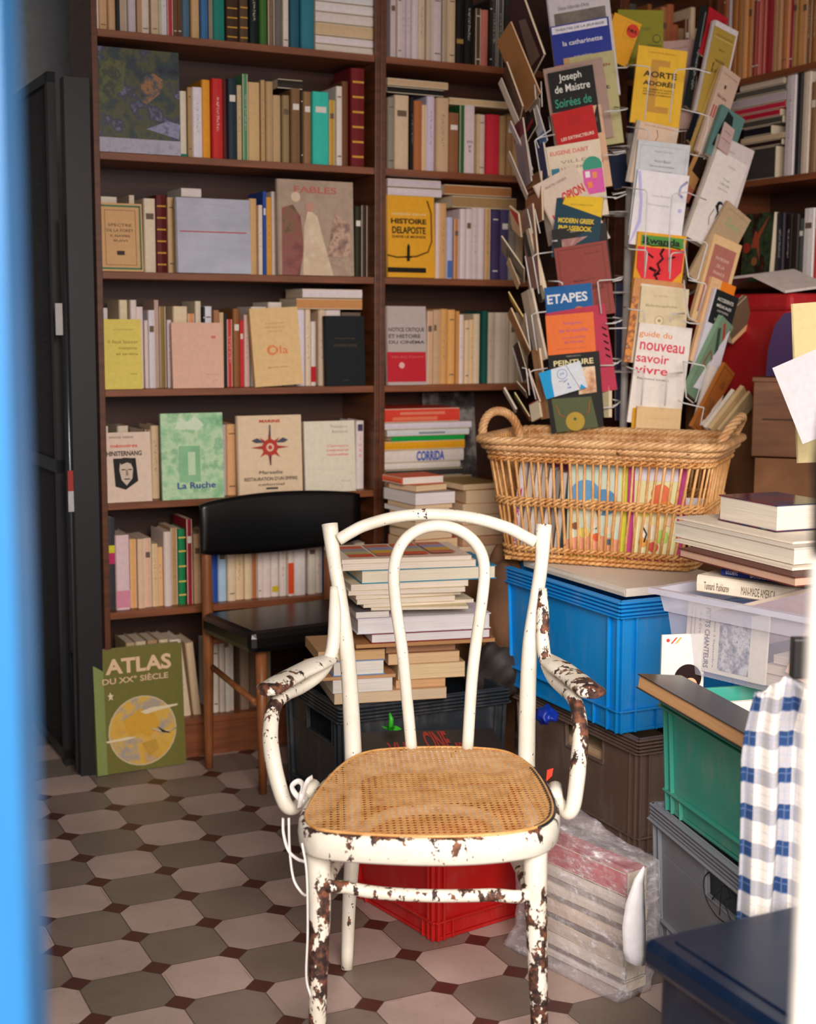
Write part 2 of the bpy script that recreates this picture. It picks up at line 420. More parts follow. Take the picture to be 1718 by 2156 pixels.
def row(sh, off, sc, items, name, setb=.035, ymid=None, fr=BF, dep=.14):
    """items (x0,x1,top,colour[,opts]) in crop pixels"""
    z0 = SZ[sh]+.0005 if isinstance(sh, int) else sh
    last = None
    for it in items:
        x0, x1, top, c = it[:4]; o = it[4] if len(it) > 4 else {}
        ym = off[1]+(top+ (ymid or top+200))/2/sc if ymid else off[1]+(top+120)/sc
        a = bc(off[0]+x0/sc, ym, setb, fr); b = bc(off[0]+x1/sc, ym, setb, fr)
        z1 = bc(off[0]+(x0+x1)/2/sc, off[1]+top/sc, setb, fr).z
        xa = a.x; xb = b.x
        if last is not None and xa < last+.0006: xa = last+.0006
        if xb-xa < .006: xb = xa+.006
        last = xb
        spine(fr, xa, xb, z0, max(.08, z1-z0), o.get('dep', dep)*random.uniform(.93, 1.05), c, name, setb+random.uniform(-.004, .012) if not o.get('f') else setb, o.get('lean', 0), o.get('deco'), o.get('hard'), o.get('mat'), o.get('extra', ''))
def front(sh, off, sc, x0, x1, top, hexc, label, t=.016, setb=.005, roll=0.0, tilt=.06, deco=None, g=1.25, matc=None, hard=False, fr=BF, cat='book', page='e8d8bc', xb=None, name='book', group='books shown face out on the left bookcase'):
    z0 = SZ[sh]+.001 if isinstance(sh, int) else sh
    base = off[1]+(xb or top+200)/sc
    a = bc(off[0]+x0/sc, base, setb, fr); b = bc(off[0]+x1/sc, base, setb, fr); z1 = bc(off[0]+(x0+x1)/2/sc, off[1]+top/sc, setb, fr).z
    wd = b.x-a.x; h = (z1-z0)/math.cos(tilt)
    dz = wd*math.sin(roll) if roll > 0 else 0
    M = fr @ Matrix.Translation((a.x, setb, z0+dz)) @ Matrix.Rotation(-tilt, 4, 'X') @ Matrix.Rotation(roll, 4, 'Y')
    return book(M, wd, h, t, hexc, label, group, hard, page, deco, matc=matc, g=g, name=name, cat=cat)
C1 = ((0, 0), 2.095); C2 = ((0, 560), 2.095); C3 = ((0, 1000), 2.095); C4 = ((780, 0), 3.368); C5 = ((780, 560), 3.368)
GB = [('r', .1, y, .9, y+.02, 'c8963c') for y in (.1, .25, .4, .55, .7, .85)]
row(0, *C1, [(412, 432, -100, 'd8d0c4'), (437, 475, -100, 'c9a27a'), (478, 512, -90, 'c8a27c'), (513, 527, -90, '2a2a2a'), (530, 563, -80, 'b89f8c'), (566, 603, -90, 'c0b4b8'), (605, 624, -90, 'b08f6d'), (626, 663, -95, 'd2c2b6'), (666, 697, -85, 'c9ae90'), (698, 712, -90, 'b8b098'), (713, 735, -80, 'cfc7d0'), (736, 762, -110, 'a8323a'), (765, 781, -80, '6a4630'), (783, 803, -85, '5e4028'), (806, 840, -110, '4a6a80'), (845, 882, -95, 'c4a070'), (885, 919, -90, '3b6a9c'), (921, 938, -85, '8a8070'), (941, 993, -110, '1c7a70'), (1000, 1055, -90, '3e2a1c', {'deco': GB}), (1060, 1100, -100, '54402c', {'deco': GB}), (1103, 1145, -110, '0f1a1c'), (1148, 1180, -120, '3c6a2c'), (1184, 1214, -80, '7a6450'), (1216, 1250, -90, '6c6460'), (1253, 1278, -100, 'd8ccc4'), (1283, 1325, -130, '27586a'), (1327, 1385, -130, '2f7488')],
    'top shelf of left bookcase', ymid=150)
row(1, *C1, [(798, 827, 400, 'd8cfc0', {'deco': [('r', 0, .02, 1, .06, '147a62')]}), (829, 847, 385, 'a88a60'), (849, 893, 385, 'd8d0d8'), (896, 934, 350, 'd9952a'), (937, 985, 347, 'c02a28'), (988, 1003, 350, '5a1a1c'), (1006, 1045, 347, '22303a'), (1048, 1067, 375, 'c0a884'), (1069, 1093, 327, '4a8a5c'), (1097, 1150, 362, 'c9a878'), (1153, 1170, 352, 'b39468'), (1173, 1205, 360, 'b0926c'), (1207, 1245, 418, 'b89a72'), (1248, 1280, 420, '8f7a58'), (1283, 1325, 392, '7a5a3c'), (1327, 1334, 405, '3a2c20'), (1337, 1372, 405, '8c6a48'), (1380, 1453, 405, '35b8a8'), (1455, 1481, 440, 'b8922a'), (1485, 1511, 380, 'e0d4cc'), (1513, 1543, 357, '6a4028'), (1550, 1612, 300, '6a1a1c', {'deco': GB, 'extra': ' with gold bands'})],
    'second shelf of left bookcase', ymid=700)
front(1, *C1, 418, 797, 215, '3a4250', 'large book with a dark blue-green painted garden cover, left end of second shelf', .02, .004, tilt=.03, xb=650, matc=mpict(['161c26', '242e3a', '2e3a38', '4c4c2c', '30344a', '6a6880', '20262e'], 14, 2.0, g=1.3), deco=[('r', 0, 0, 1, .14, mpict(['8c8aa0', 'a8a4b4', '7c7a90'], 30, 1)), ('p', [(.55, .5), (.62, .48), (.78, .6), (.82, .72), (.7, .78), (.58, .74), (.55, .66)], mpict(['2a3440', '4a4a50', '9a6a3c', '30404a'], 40, 3)), ('p', [(0, .5), (.12, .46), (.34, .6), (.38, .86), (.2, .9), (0, .84)], mpict(['3c4428', '5a5c34', '2c3630', '6a6a3c'], 26, 5)), ('p', [(.6, .24), (.98, .16), (1, .3), (.86, .33)], mpict(['5a5e7c', '8a8cac', '44485c'], 30, 6))])
row(2, *C1, [(440, 520, 868, 'd4c8b8'), (576, 598, 860, 'cfc0a8'), (600, 634, 900, '8a7460'), (638, 690, 875, 'd8c8b0'), (693, 742, 860, '5a1418', {'deco': GB, 'extra': ' with raised bands'}), (745, 775, 870, 'cfa878'), (800, 850, 880, 'd0b898'), (860, 960, 890, 'c8b090'), (970, 1090, 885, 'b8a080'), (1105, 1139, 875, 'c8a070'), (1141, 1157, 905, 'e0d0c0'), (1159, 1173, 845, '2a4a9a'), (1176, 1197, 870, 'e0a040'), (1200, 1222, 845, 'd8c8c0'), (1240, 1300, 850, 'b0a090'), (1565, 1595, 910, '2a2a1c'), (1598, 1625, 905, '3a2a20')],
    'third shelf of left bookcase', setb=.05, ymid=1200)
front(2, *C1, 427, 634, 895, 'caa070', 'tan book with a green border shown face out on third shelf', .018, .006, xb=1190, deco=[('o', .06, .03, .97, .97, .035, '3a7050'), ('o', .2, .09, .86, .9, .012, '8a6a48'), ('t', .52, .68, .5, .04, 'SPECTRE', '5a4230'), ('t', .52, .60, .56, .04, 'DE LA FORET', '5a4230'), ('t', .52, .52, .42, .035, 'IL NAVIRE', '5a4230'), ('t', .52, .45, .3, .03, 'SUIVI', '5a4230'), ('r', .44, .24, .6, .30, '3a3028')])
t_ = NT('silver_foil'); n_ = t_.noise(t_.vmap(t_.coord(), (5, 5, 9)), 1.2, 4, .6); t_.base(t_.mix(n_, rgb('8e8e98'), rgb('c8c8d2'))); t_.b.inputs['Metallic'].default_value = .8; t_.rough(.24); t_.bump(n_, .12, .01)
front(2, *C1, 778, 1108, 875, 'a0a0a8', 'silver foil album with a thin red line shown face out on third shelf', .02, .0, tilt=.05, matc=t_.m, xb=1190, deco=[('r', .06, .545, .95, .56, 'b04048')])
front(2, *C1, 1228, 1562, 795, 'a08a78', 'large book with a faded painted figures cover on third shelf', .018, .0, tilt=.04, xb=1200, matc=mpict(['8a7668', 'a89280', '9c8472', 'b8a490'], 10, 9.0), deco=[('t', .5, .9, .56, .07, 'FABLES', 'b06058', .02), ('p', [(.05, .0), (.28, .0), (.34, .3), (.3, .62), (.2, .74), (.06, .7)], mpict(['6a3c30', '8a4c48', '7a5a3c', '3c2c28'], 22, 11)), ('c', .24, .82, .06, 'd0b8a0'), ('p', [(.32, .0), (.72, .0), (.62, .3), (.52, .62), (.4, .7), (.34, .5)], mpict(['d8c4a8', 'c4ac90', 'e0d0b4'], 16, 13)), ('c', .42, .72, .06, 'b88878'), ('p', [(.64, .2), (.95, .2), (.95, .55), (.75, .66)], mpict(['6a4a44', 'c0a088', '8a6a5c', '4a5a60'], 30, 15))])
row(3, *C2, [(455, 480, 185, 'd0ccd4'), (484, 528, 240, 'b8b0a0'), (532, 570, 150, 'd8c8a8'), (578, 605, 150, 'dcd0cc'), (607, 637, 180, 'd8c8c8'), (640, 654, 240, 'd4c4c0'), (656, 685, 195, 'd4d0dc'), (687, 705, 150, 'b89c90'), (708, 737, 178, '8a7040'), (740, 757, 238, 'd4c8cc'), (765, 828, 178, 'dcc8a8'), (832, 862, 210, 'd09060'), (868, 893, 155, 'd4c8b0'), (897, 903, 180, '22262a'), (906, 940, 178, 'dddde4'), (944, 965, 195, 'a07050'), (970, 988, 205, 'c8a880'), (991, 1002, 210, '222226'), (1004, 1028, 235, 'c03030'), (1031, 1061, 188, '8a5a30'), (1063, 1079, 240, 'c83038'), (1082, 1104, 215, 'd8b4a8'), (1112, 1180, 180, 'dcd0c8'), (1184, 1245, 160, 'd4c8bc'), (1250, 1300, 200, 'b8a898'), (1308, 1348, 178, 'd4ccd8', {'lean': .0}), (1350, 1372, 190, 'd8c4a8'), (1374, 1396, 245, 'e4d4cc', {'deco': [('r', 0, .06, 1, .3, 'b8202c')], 'extra': ' with a red foot label'}), (1408, 1440, 190, 'cbb49c'), (1442, 1510, 190, 'e0d4d0'), (1513, 1600, 205, '6a5a50')],
    'fourth shelf of left bookcase', setb=.05, ymid=520)
front(3, *C2, 438, 630, 235, 'e8d468', 'pale yellow book shown face out at the left end of fourth shelf', .014, .006, xb=530, deco=[('t', .6, .85, .5, .025, 'JACQUES RIBEMONT', '9a8a4a'), ('t', .58, .68, .7, .05, 'Il faut laisser', '8a7a3a'), ('t', .68, .59, .42, .04, 'maisons', '8a7a3a'), ('t', .66, .5, .5, .045, 'et jardins', '8a7a3a'), ('t', .8, .22, .16, .02, 'POÈMES', '9a8a4a')])
front(3, *C2, 764, 986, 250, 'e6b8a2', 'pale pink book shown face out on fourth shelf', .014, .004, xb=520, deco=[('r', .78, .76, .87, .80, 'c87060'), ('t', .8, .21, .26, .02, 'gallerie', 'c08070'), ('t', .84, .12, .08, .02, '12', 'c08070')])
front(3, *C2, 1127, 1338, 190, 'e8c48c', 'cream orange book with a looping red monogram leaning on fourth shelf', .016, .0, roll=-.055, xb=525, deco=[('t', .5, .8, .4, .022, 'DOMINIQUE FABRE', 'b08a60'), ('t', .5, .75, .44, .022, 'PORTRAITS ET', 'b08a60'), ('t', .5, .7, .3, .018, 'NOUVELLES', 'b08a60'), ('c', .4, .46, .1, 'd87848'), ('c', .4, .46, .082, 'e8c48c'), ('t', .52, .46, .42, .1, 'Ola', 'd87848'), ('t', .5, .24, .42, .025, 'garcia vives', 'b08a60')])
front(3, *C2, 1442, 1612, 220, '161a1e', 'black clothbound book shown face out at the right end of fourth shelf', .03, .004, xb=520, hard=True, deco=[('t', .5, .68, .5, .02, 'POÉSIE', '5a4a34'), ('t', .5, .58, .6, .035, 'LES ROBES NOIRES', '5a4a34'), ('t', .5, .08, .16, .015, 'NRF', '5a4a34')])
row(4, *C2, [(455, 485, 708, 'e0d8cc'), (520, 570, 705, 'cfc0ac'), (575, 640, 718, '6a5a4c'), (645, 668, 722, '8a6a50'), (671, 709, 705, 'd8bc98'), (735, 800, 760, 'b89c80'), (805, 900, 760, 'c0a88c'), (905, 968, 760, 'b8a488'), (985, 998, 700, 'b8a8a8'), (1001, 1046, 698, 'd9a878'), (1070, 1150, 760, 'c0a080'), (1155, 1300, 780, 'c8b090'), (1328, 1338, 690, 'c08a80'), (1400, 1500, 780, 'd0c8c0'), (1571, 1607, 683, 'e8dcd8', {'deco': [('t', .5, .62, .4, .3, 'l\nu\nx\ne', 'e08088'), ('r', .2, .85, .8, .95, '4a4058')], 'extra': ' with pink lettering'})],
    'fifth shelf of left bookcase', setb=.05, ymid=1020)
front(4, *C2, 457, 672, 735, 'ddc6b4', 'cream book with a black portrait of a man, left end of fifth shelf', .016, .004, xb=1030, deco=[('t', .4, .93, .5, .03, 'SIMONE VIERNE', '4a3a34'), ('t', .45, .81, .55, .05, 'mémoires', 'd04a30', .02), ('t', .45, .70, .72, .07, 'HINSTERNANG', '3a302c', .03), ('p', [(.22, .63), (.68, .63), (.72, .3), (.46, .18), (.25, .23)], '1c1a1a'), ('p', [(.36, .58), (.55, .6), (.62, .48), (.6, .34), (.48, .24), (.38, .32), (.34, .46)], 'c8b8a8'), ('p', [(.34, .58), (.42, .64), (.6, .63), (.62, .54), (.5, .57), (.38, .54)], '2a2624'), ('r', .38, .46, .46, .475, '3a3230'), ('r', .52, .46, .6, .475, '3a3230'), ('p', [(.47, .47), (.5, .47), (.52, .39), (.47, .38)], '8a7a6c'), ('r', .43, .325, .55, .34, '4a3a34')])
front(4, *C2, 718, 990, 650, '8fb890', 'large pale green illustrated book shown face out on fifth shelf', .016, .0, tilt=.05, xb=1020, matc=mpict(['6fa87c', '8ec094', 'b8d4ac', '7cb286', 'c8dcc0'], 16, 21), deco=[('p', [(.22, .82), (.3, .96), (.42, .9), (.55, .97), (.7, .86), (.6, .8)], mpict(['b8d4ac', 'd0e0c8', '9cc49c'], 30, 3)), ('r', .28, .2, .62, .62, mpict(['6fa87c', '7cb286', '8ec094'], 9, 7)), ('r', .42, .28, .54, .55, 'b8d2b0'), ('t', .55, .16, .62, .075, 'La Ruche', '3a4a8a', .02), ('r', .32, .05, .8, .075, 'a8c8a4')])
sp_ = []
for i in range(8):
    an = i*math.pi/4; r1 = .3 if i % 2 == 0 else .22
    sp_.append(('p', [(.5+r1*math.cos(an), .6+r1*.8*math.sin(an)), (.5+.09*math.cos(an+.35), .6+.075*math.sin(an+.35)), (.5+.09*math.cos(an-.35), .6+.075*math.sin(an-.35))], 'b03a30' if i % 2 else 'a04034'))
front(4, *C2, 1052, 1336, 660, 'e8cfae', 'cream book with a red compass rose shown face out on fifth shelf', .018, .0, xb=1005, deco=sp_+[('c', .5, .6, .12, 'b03a30'), ('c', .5, .6, .06, 'e0b8a0'), ('c', .5, .6, .03, 'b03a30'), ('p', [(.22, .69), (.3, .72), (.42, .66), (.28, .66)], '4a4a58'), ('p', [(.78, .69), (.7, .72), (.58, .66), (.72, .66)], '4a4a58'), ('r', .49, .38, .51, .5, '4a4048'), ('r', .49, .74, .51, .88, '4a4a58'), ('t', .5, .93, .32, .035, 'MARINE', 'c04038', .02), ('t', .5, .29, .36, .04, 'Marseille', '4a3c3c'), ('t', .5, .21, .82, .045, 'RESTAURATION D\'UN EMPIRE', '4a3c3c'), ('t', .5, .14, .4, .03, 'colonial', '4a3c3c'), ('r', .42, .08, .6, .1, '4a3c3c')])
front(4, *C2, 1348, 1570, 685, 'e8e0cc', 'white book with faint pink lettering shown face out on fifth shelf', .014, .004, xb=1000, deco=[('t', .68, .92, .34, .04, 'Théodore', '9a8a80'), ('t', .7, .85, .3, .04, 'Balmoral', '9a8a80'), ('t', .65, .65, .42, .035, 'Clameurs', 'd88888', .02), ('t', .65, .59, .44, .035, 'intérieures', 'd88888', .02), ('t', .65, .53, .42, .035, 'nouvelles', 'd88888', .02), ('t', .8, .15, .2, .014, 'ARLES', 'b0a098')])
row(5, *C3, [(467, 508, 190, '3a3a40', {'deco': [('r', 0, .5, 1, .62, 'b03060'), ('r', 0, .62, 1, .7, 'c8c030')], 'lean': -.02}), (511, 573, 265, 'dcc0c4', {'deco': [('r', 0, .03, 1, .26, 'd0889c')]}), (578, 607, 285, 'd8a468'), (609, 640, 282, 'e0bc9c'), (641, 672, 280, 'dcb49c'), (674, 700, 305, 'e0c090'), (701, 722, 320, 'd9ac7c'), (724, 757, 250, 'd4c4bc'), (759, 788, 235, 'b08a60'), (790, 822, 240, '1a7a4a', {'deco': [('r', 0, y, 1, y+.02, 'd0b860') for y in (.12, .3, .5, .7, .88)]}), (825, 850, 195, '8a1a2a'), (856, 888, 260, 'c8a078'), (890, 925, 250, 'b8926a'), (928, 963, 300, '2a4a9a'), (965, 1002, 300, 'a8c4dc'), (1004, 1040, 300, 'e8d0b0'), (1041, 1080, 310, 'e4c8a0'), (1081, 1110, 300, 'e8d0a8'), (1112, 1140, 290, 'a86a40'), (1142, 1160, 300, 'e4d4cc'), (1162, 1200, 290, 'e0d0c8'), (1202, 1235, 280, 'e8dcd4', {'deco': [('r', .1, .08, .9, .18, 'c8b020')]}), (1237, 1268, 280, 'e0d4cc'), (1270, 1295, 290, 'e8dcd4', {'deco': [('r', 0, .04, 1, .6, 'e0502c')], 'extra': ' with an orange band'}), (1297, 1348, 270, 'e8e0dc'), (1360, 1395, 280, 'cfc4b8'), (1397, 1430, 280, 'd8ccc0'), (1432, 1450, 300, '2a4a9a'), (1453, 1500, 290, 'b8a898'), (1503, 1560, 280, '8a7464'), (1563, 1610, 300, 'c0b0a0')],
    'sixth shelf of left bookcase', ymid=590)
row(6, *C3, [(560, 600, 740, 'b09878'), (603, 650, 735, 'c8b498'), (655, 700, 730, 'a88a68'), (705, 745, 725, 'd0bca0'), (750, 795, 725, 'e0d4c4'), (800, 845, 722, 'd8c4a8', {'lean': .12}), (855, 890, 735, 'c8b090', {'lean': .1}), (940, 965, 748, 'd8ccc0'), (968, 990, 742, 'c8bcb0'), (993, 1010, 760, 'e0d8cc'), (1012, 1032, 745, 'd0c4b8'), (1060, 1100, 760, '8a7460'), (1103, 1150, 750, '6a5444'), (1153, 1200, 760, '9a8470')],
    'lowest shelf of left bookcase', ymid=1000)
# middle bookcase
row(0, *C4, [(150, 188, -60, 'c4b4b8'), (190, 224, -60, 'cdbcc0'), (226, 256, -60, 'bfb0bc'), (258, 289, -60, 'c4b4bc'), (291, 339, -60, 'cfc0c4'), (341, 394, -60, 'c8b49c'), (396, 439, -60, 'b8a894'), (441, 504, -60, 'c8b8b8'), (512, 555, -60, 'a8947c'), (557, 610, -60, 'c4ac8c'), (614, 672, -60, '1c1816', {'deco': [('r', .1, .3, .9, .36, '9a7a40')]}), (674, 738, -60, '161616'), (745, 783, 60, '4a3a28'), (787, 838, 70, 'b86a60'), (842, 862, 0, '2a241e'), (865, 905, -20, '3a4040'), (908, 948, -20, '444a48'), (950, 1000, -20, '2c2a28'), (1003, 1060, -20, '5a4634'), (1063, 1110, 30, '3a2c24')],
    'top shelf of middle bookcase', ymid=400)
row(1, *C4, [(125, 178, 690, '8a8070'), (182, 285, 672, 'cdb498'), (288, 303, 690, '201c1a'), (306, 368, 715, 'a5643a'), (371, 409, 740, 'd4b08c'), (411, 467, 660, 'c4b8cc'), (469, 553, 695, 'c4a484'), (555, 630, 800, '8a5a3c'), (635, 673, 745, '2a5a2c'), (676, 750, 738, 'd0c0c4', {'deco': [('t', .5, .4, .5, .16, 'm\ny\ns', '4a3a3a')]}), (753, 776, 810, 'c4a884'), (779, 826, 810, 'c8b4ac'), (829, 920, 812, 'c02a3a'), (923, 965, 822, 'a8845c'), (967, 1010, 822, '9c7850'), (1012, 1060, 800, 'b89468'), (1063, 1110, 790, '5a4030')],
    'second shelf of middle bookcase', ymid=1150)
row(2, *C4, [(464, 496, 1440, 'd8c0bc'), (498, 551, 1440, 'c89a68'), (554, 598, 1540, 'b0b4d0', {'deco': [('r', .1, .02, .9, .3, '4a6aa8')]}), (600, 635, 1550, 'b4784c'), (638, 676, 1480, 'd4c4cc'), (678, 719, 1480, 'd0c0c4'), (721, 765, 1475, 'c8b8bc'), (767, 811, 1475, 'd0c0c4'), (813, 852, 1480, 'b89060'), (862, 920, 1490, '3c3458'), (922, 982, 1485, '463c62'), (986, 1040, 1500, '888078'), (1042, 1100, 1490, 'a89070')],
    'third shelf of middle bookcase', ymid=1900)
front(2, *C4, 122, 460, 1388, 'dda028', 'bright yellow book with a black buckle strap drawn on it, middle bookcase', .02, .0, xb=1950, group='books shown face out on the middle bookcase', deco=[('t', .46, .78, .72, .035, 'AMÉDÉE BRUN', 'f0d8a0', .02), ('t', .46, .69, .74, .065, 'HISTOIRE', '2c2410', .04), ('t', .46, .58, .7, .085, 'DELAPOSTE', '2c2410', .03), ('t', .46, .5, .7, .03, 'DANS LE MONDE', '2c2410', .02), ('l', [(.0, .27), (.2, .245), (.6, .26), (.85, .32), (.93, .45), (.93, .8), (.85, .95)], .014, '6a4a14'), ('r', .0, .06, .8, .12, '1c1810'), ('p', [(.4, .2), (.46, .2), (.47, .38), (.44, .42), (.41, .38)], '1c1810'), ('r', .36, .24, .5, .262, '1c1810')])
row(3, *C5, [(402, 440, 320, 'c8a080'), (442, 470, 312, 'c0a080'), (472, 499, 310, 'b89878'), (502, 549, 305, 'cc9a60'), (552, 604, 310, 'd4a060'), (606, 629, 320, 'c08a50'), (632, 665, 345, 'd8c8c8'), (668, 702, 385, 'd8b890'), (704, 739, 380, 'd4b080'), (742, 788, 340, 'ccb89c'), (792, 834, 320, '0f4a44'), (836, 884, 330, 'b8a894'), (887, 943, 330, 'c0b0a0'), (946, 985, 330, 'b0a090'), (988, 1030, 330, 'b8ac98'), (1033, 1080, 330, 'a89880'), (1083, 1130, 340, 'c0ac90')],
    'fourth shelf of middle bookcase', ymid=800)
front(3, *C5, 122, 402, 285, 'b0a4a0', 'grey and red book with bold black lettering on the middle bookcase', .02, .0, xb=800, group='books shown face out on the middle bookcase', deco=[('r', 0, .04, .98, .42, 'b82430'), ('t', .5, .70, .9, .06, 'NOTICE CRITIQUE', '4a4442', .02), ('t', .45, .62, .8, .05, 'ET HISTOIRE', '4a4442', .02), ('t', .5, .55, .9, .05, 'DU CINÉMA', '4a4442', .02), ('c', .36, .25, .07, 'e0b0a8'), ('t', .5, .36, .8, .03, 'SÉLECTION', 'd07068')])
# ================================================================ WHITE BENTWOOD ARMCHAIR
def paint_mat(name, lo, chip1='4a3028', chip2='2a1c1a', base='efeadd', sc=38.0):
    t = NT(name); co = t.coord()
    wr = t.n('ShaderNodeAttribute', attribute_name='wear').outputs['Fac']
    n = t.noise(t.vmap(co, (1, 1, .55)), sc, 7, .62); n2 = t.noise(co, 190, 4, .6)
    v = t.math('ADD', t.math('MULTIPLY', n, .85), t.math('MULTIPLY', n2, .15))
    thr = t.math('SUBTRACT', lo, t.math('MULTIPLY', wr, .20))
    fleck = t.math('GREATER_THAN', t.noise(t.vmap(co, (1, 1, .6)), 130, 3, .55), .705)
    chip = t.math('MAXIMUM', t.math('GREATER_THAN', v, thr), fleck)
    sh = t.noise(co, 60, 4, .6)
    cc = t.ramp(sh, [(.40, rgb(chip2)), (.50, rgb(chip1)), (.66, rgb('8a5438'))])
    st = t.noise(co, 14, 5, .65)
    pc = t.mix(t.ramp(st, [(.42, 0.0), (.75, .55)]), rgb(base), rgb('cfc4ac'))
    t.base(t.mix(chip, pc, cc)); t.rough(t.math('MULTIPLY_ADD', chip, .3, .38))
    t.bump(t.math('MULTIPLY_ADD', chip, -1.0, t.math('MULTIPLY', st, .3)), .5, .0012)
    return t.m
MP = paint_mat('peeling_cream_paint', .682)
chair = empty('bentwood_armchair', Vector((.045, 2.68, 0)), 'white bentwood armchair with peeling paint and a woven cane seat', 'chair')
CHI = Matrix.Translation((-.045, -2.68, 0))
def cp(x, y, Y): return CHI @ atY(x, y, Y)
def cpz(x, y, z): return CHI @ atZ(x, y, z)
def interp(vals, n):
    out = []
    for i in range(len(vals)-1):
        for k in range(n): out.append(vals[i]+(vals[i+1]-vals[i])*k/n)
    return out+[vals[-1]]
# rear posts, each running down into its rear leg
fl = [cpz(730, 2040, .0), cp(735, 1900, 2.845), cp(741, 1800, 2.87), cp(743, 1640, 2.91), cp(743, 1575, 2.93), cp(736, 1438, 2.945), cp(728, 1348, 2.955), cp(716, 1257, 2.975), cp(704, 1185, 2.99), cp(694, 1103, 3.01)]
fr_ = [cp(1143, 2010, 2.83), cp(1137, 1900, 2.845), cp(1124, 1800, 2.87), cp(1110, 1640, 2.91), cp(1109, 1575, 2.93), cp(1112, 1438, 2.945), cp(1117, 1348, 2.955), cp(1130, 1257, 2.975), cp(1140, 1185, 2.99), cp(1145, 1105, 3.01)]
fr_[0].z = 0.0
rad = [.0125, .0145, .0165, .0185, .0185, .0175, .0165, .0150, .0145, .0178]
wr = [.5, .45, .3, .1, .05, .0, .0, .05, .1, .2]
for P, nm in ((fl, 'rear_post'), (fr_, 'rear_post')):
    w_ = list(wr)
    if P is fr_: w_ = [.6, .6, .5, .2, .1, .2, .3, .25, .3, .2]
    MB().tube(crom(P, 5), interp(rad, 5), 16, wear=interp(w_, 5)).build(nm, MP, chair, wear=True)
rail = [cp(712, 1137, 2.99), cp(740, 1120, 2.995), cp(772, 1105, 3.0), cp(838, 1088, 3.003), cp(915, 1083, 3.005), cp(997, 1091, 3.003), cp(1065, 1110, 3.0), cp(1100, 1127, 2.995), cp(1128, 1142, 2.99)]
MB().tube(crom(rail, 6), .0132, 14, wear=interp([.1, .1, .3, .55, .4, .3, .1, .1, .1], 6)).build('top_rail', MP, chair, wear=True)
loop = [(867, 1582, 2.905), (858, 1484, 2.925), (847, 1370, 2.94), (834, 1280, 2.95), (829, 1212, 2.96), (836, 1166, 2.968), (856, 1133, 2.975), (888, 1113, 2.98), (924, 1107, 2.98), (960, 1114, 2.98), (992, 1134, 2.975), (1013, 1164, 2.968), (1020, 1203, 2.96), (1015, 1262, 2.95), (1003, 1348, 2.94), (993, 1438, 2.93), (984, 1582, 2.905)]
MB().tube(crom([cp(*q) for q in loop], 5), .0125, 14, wear=.0).build('back_loop', MP, chair, wear=True)
# arms
armL = [(703, 1236, 2.965), (705, 1290, 2.94), (702, 1350, 2.93), (694, 1385, 2.915), (672, 1420, 2.88), (635, 1447, 2.82), (597, 1465, 2.745), (576, 1492, 2.70), (569, 1545, 2.665), (574, 1597, 2.64), (586, 1650, 2.62), (601, 1693, 2.61), (618, 1702, 2.62), (640, 1683, 2.66)]
armR = [(1143, 1240, 2.965), (1143, 1290, 2.94), (1143, 1350, 2.93), (1149, 1390, 2.915), (1163, 1425, 2.88), (1182, 1447, 2.82), (1203, 1465, 2.745), (1216, 1492, 2.70), (1222, 1545, 2.665), (1219, 1597, 2.64), (1214, 1650, 2.62), (1206, 1700, 2.61), (1192, 1712, 2.62), (1172, 1680, 2.67)]
ra = [.009, .0135, .0140, .0140, .0135, .0130, .0135, .0145, .0155, .0160, .0155, .0145, .0125, .0120]
wa = [.2, .1, .1, .1, .2, .3, .7, .9, .85, .5, .2, .1, .1, .1]
for P in (armL, armR):
    w_ = list(wa)
    if P is armR: w_ = [.7, .9, .7, .3, .3, .4, .6, .95, .9, .8, .5, .3, .1, .1]
    MB().tube(crom([cp(*q) for q in P], 6), interp(ra, 6), 14, wear=interp(w_, 6)).build('arm', MP, chair, wear=True)
padL = [(703, 1376, 2.945), (690, 1388, 2.92), (662, 1400, 2.86), (625, 1418, 2.80), (590, 1437, 2.73), (566, 1452, 2.695), (556, 1458, 2.68)]
padR = [(1148, 1376, 2.945), (1158, 1390, 2.92), (1178, 1405, 2.86), (1205, 1425, 2.80), (1230, 1445, 2.73), (1247, 1458, 2.695), (1253, 1463, 2.68)]
rp = [.010, .024, .030, .029, .030, .030, .016]
for P in (padL, padR):
    MB().tube(crom([cp(*q) for q in P], 6), interp(rp, 6), 18, ref=(0, 0, 1), flat=.42, wear=interp([.2, .2, .3, .45, .75, 1.0, 1.1] if P is padL else [.2, .2, .5, .8, 1.0, 1.1, 1.1], 6)).build('armrest_pad', MP, chair, wear=True)
# seat frame
OUT = [(915, 1571), (830, 1574), (770, 1581), (728, 1597), (692, 1625), (660, 1662), (637, 1697), (629, 1722), (640, 1741), (672, 1754), (740, 1761), (830, 1766), (915, 1768), (1000, 1766), (1080, 1759), (1140, 1747), (1170, 1729), (1178, 1706), (1172, 1680), (1152, 1642), (1125, 1610), (1090, 1588), (1050, 1577), (985, 1572)]
zt = .455
out = crom([cpz(x, y, zt) for x, y in OUT], 4, True)
N = len(out); cen = sum(out, Vector())/N
def inset(d, z):
    r = []
    for i in range(N):
        T = (out[(i+1) % N]-out[i-1]).normalized(); n = Vector((-T.y, T.x, 0))
        if n.dot(cen-out[i]) < 0: n = -n
        q = out[i]+n*d; r.append(Vector((q.x, q.y, z)))
    return r
rings = [inset(.030, zt-.048), inset(.004, zt-.050), inset(.0, zt-.045), inset(-.002, zt-.025), inset(.0, zt-.006), inset(.005, zt-.001), inset(.014, zt), inset(.020, zt-.004), inset(.022, zt-.03)]
wv = [.2, .3, .35, .35, .6, .95, .9, .5, .2]
m = MB(); vs = []; ws = []
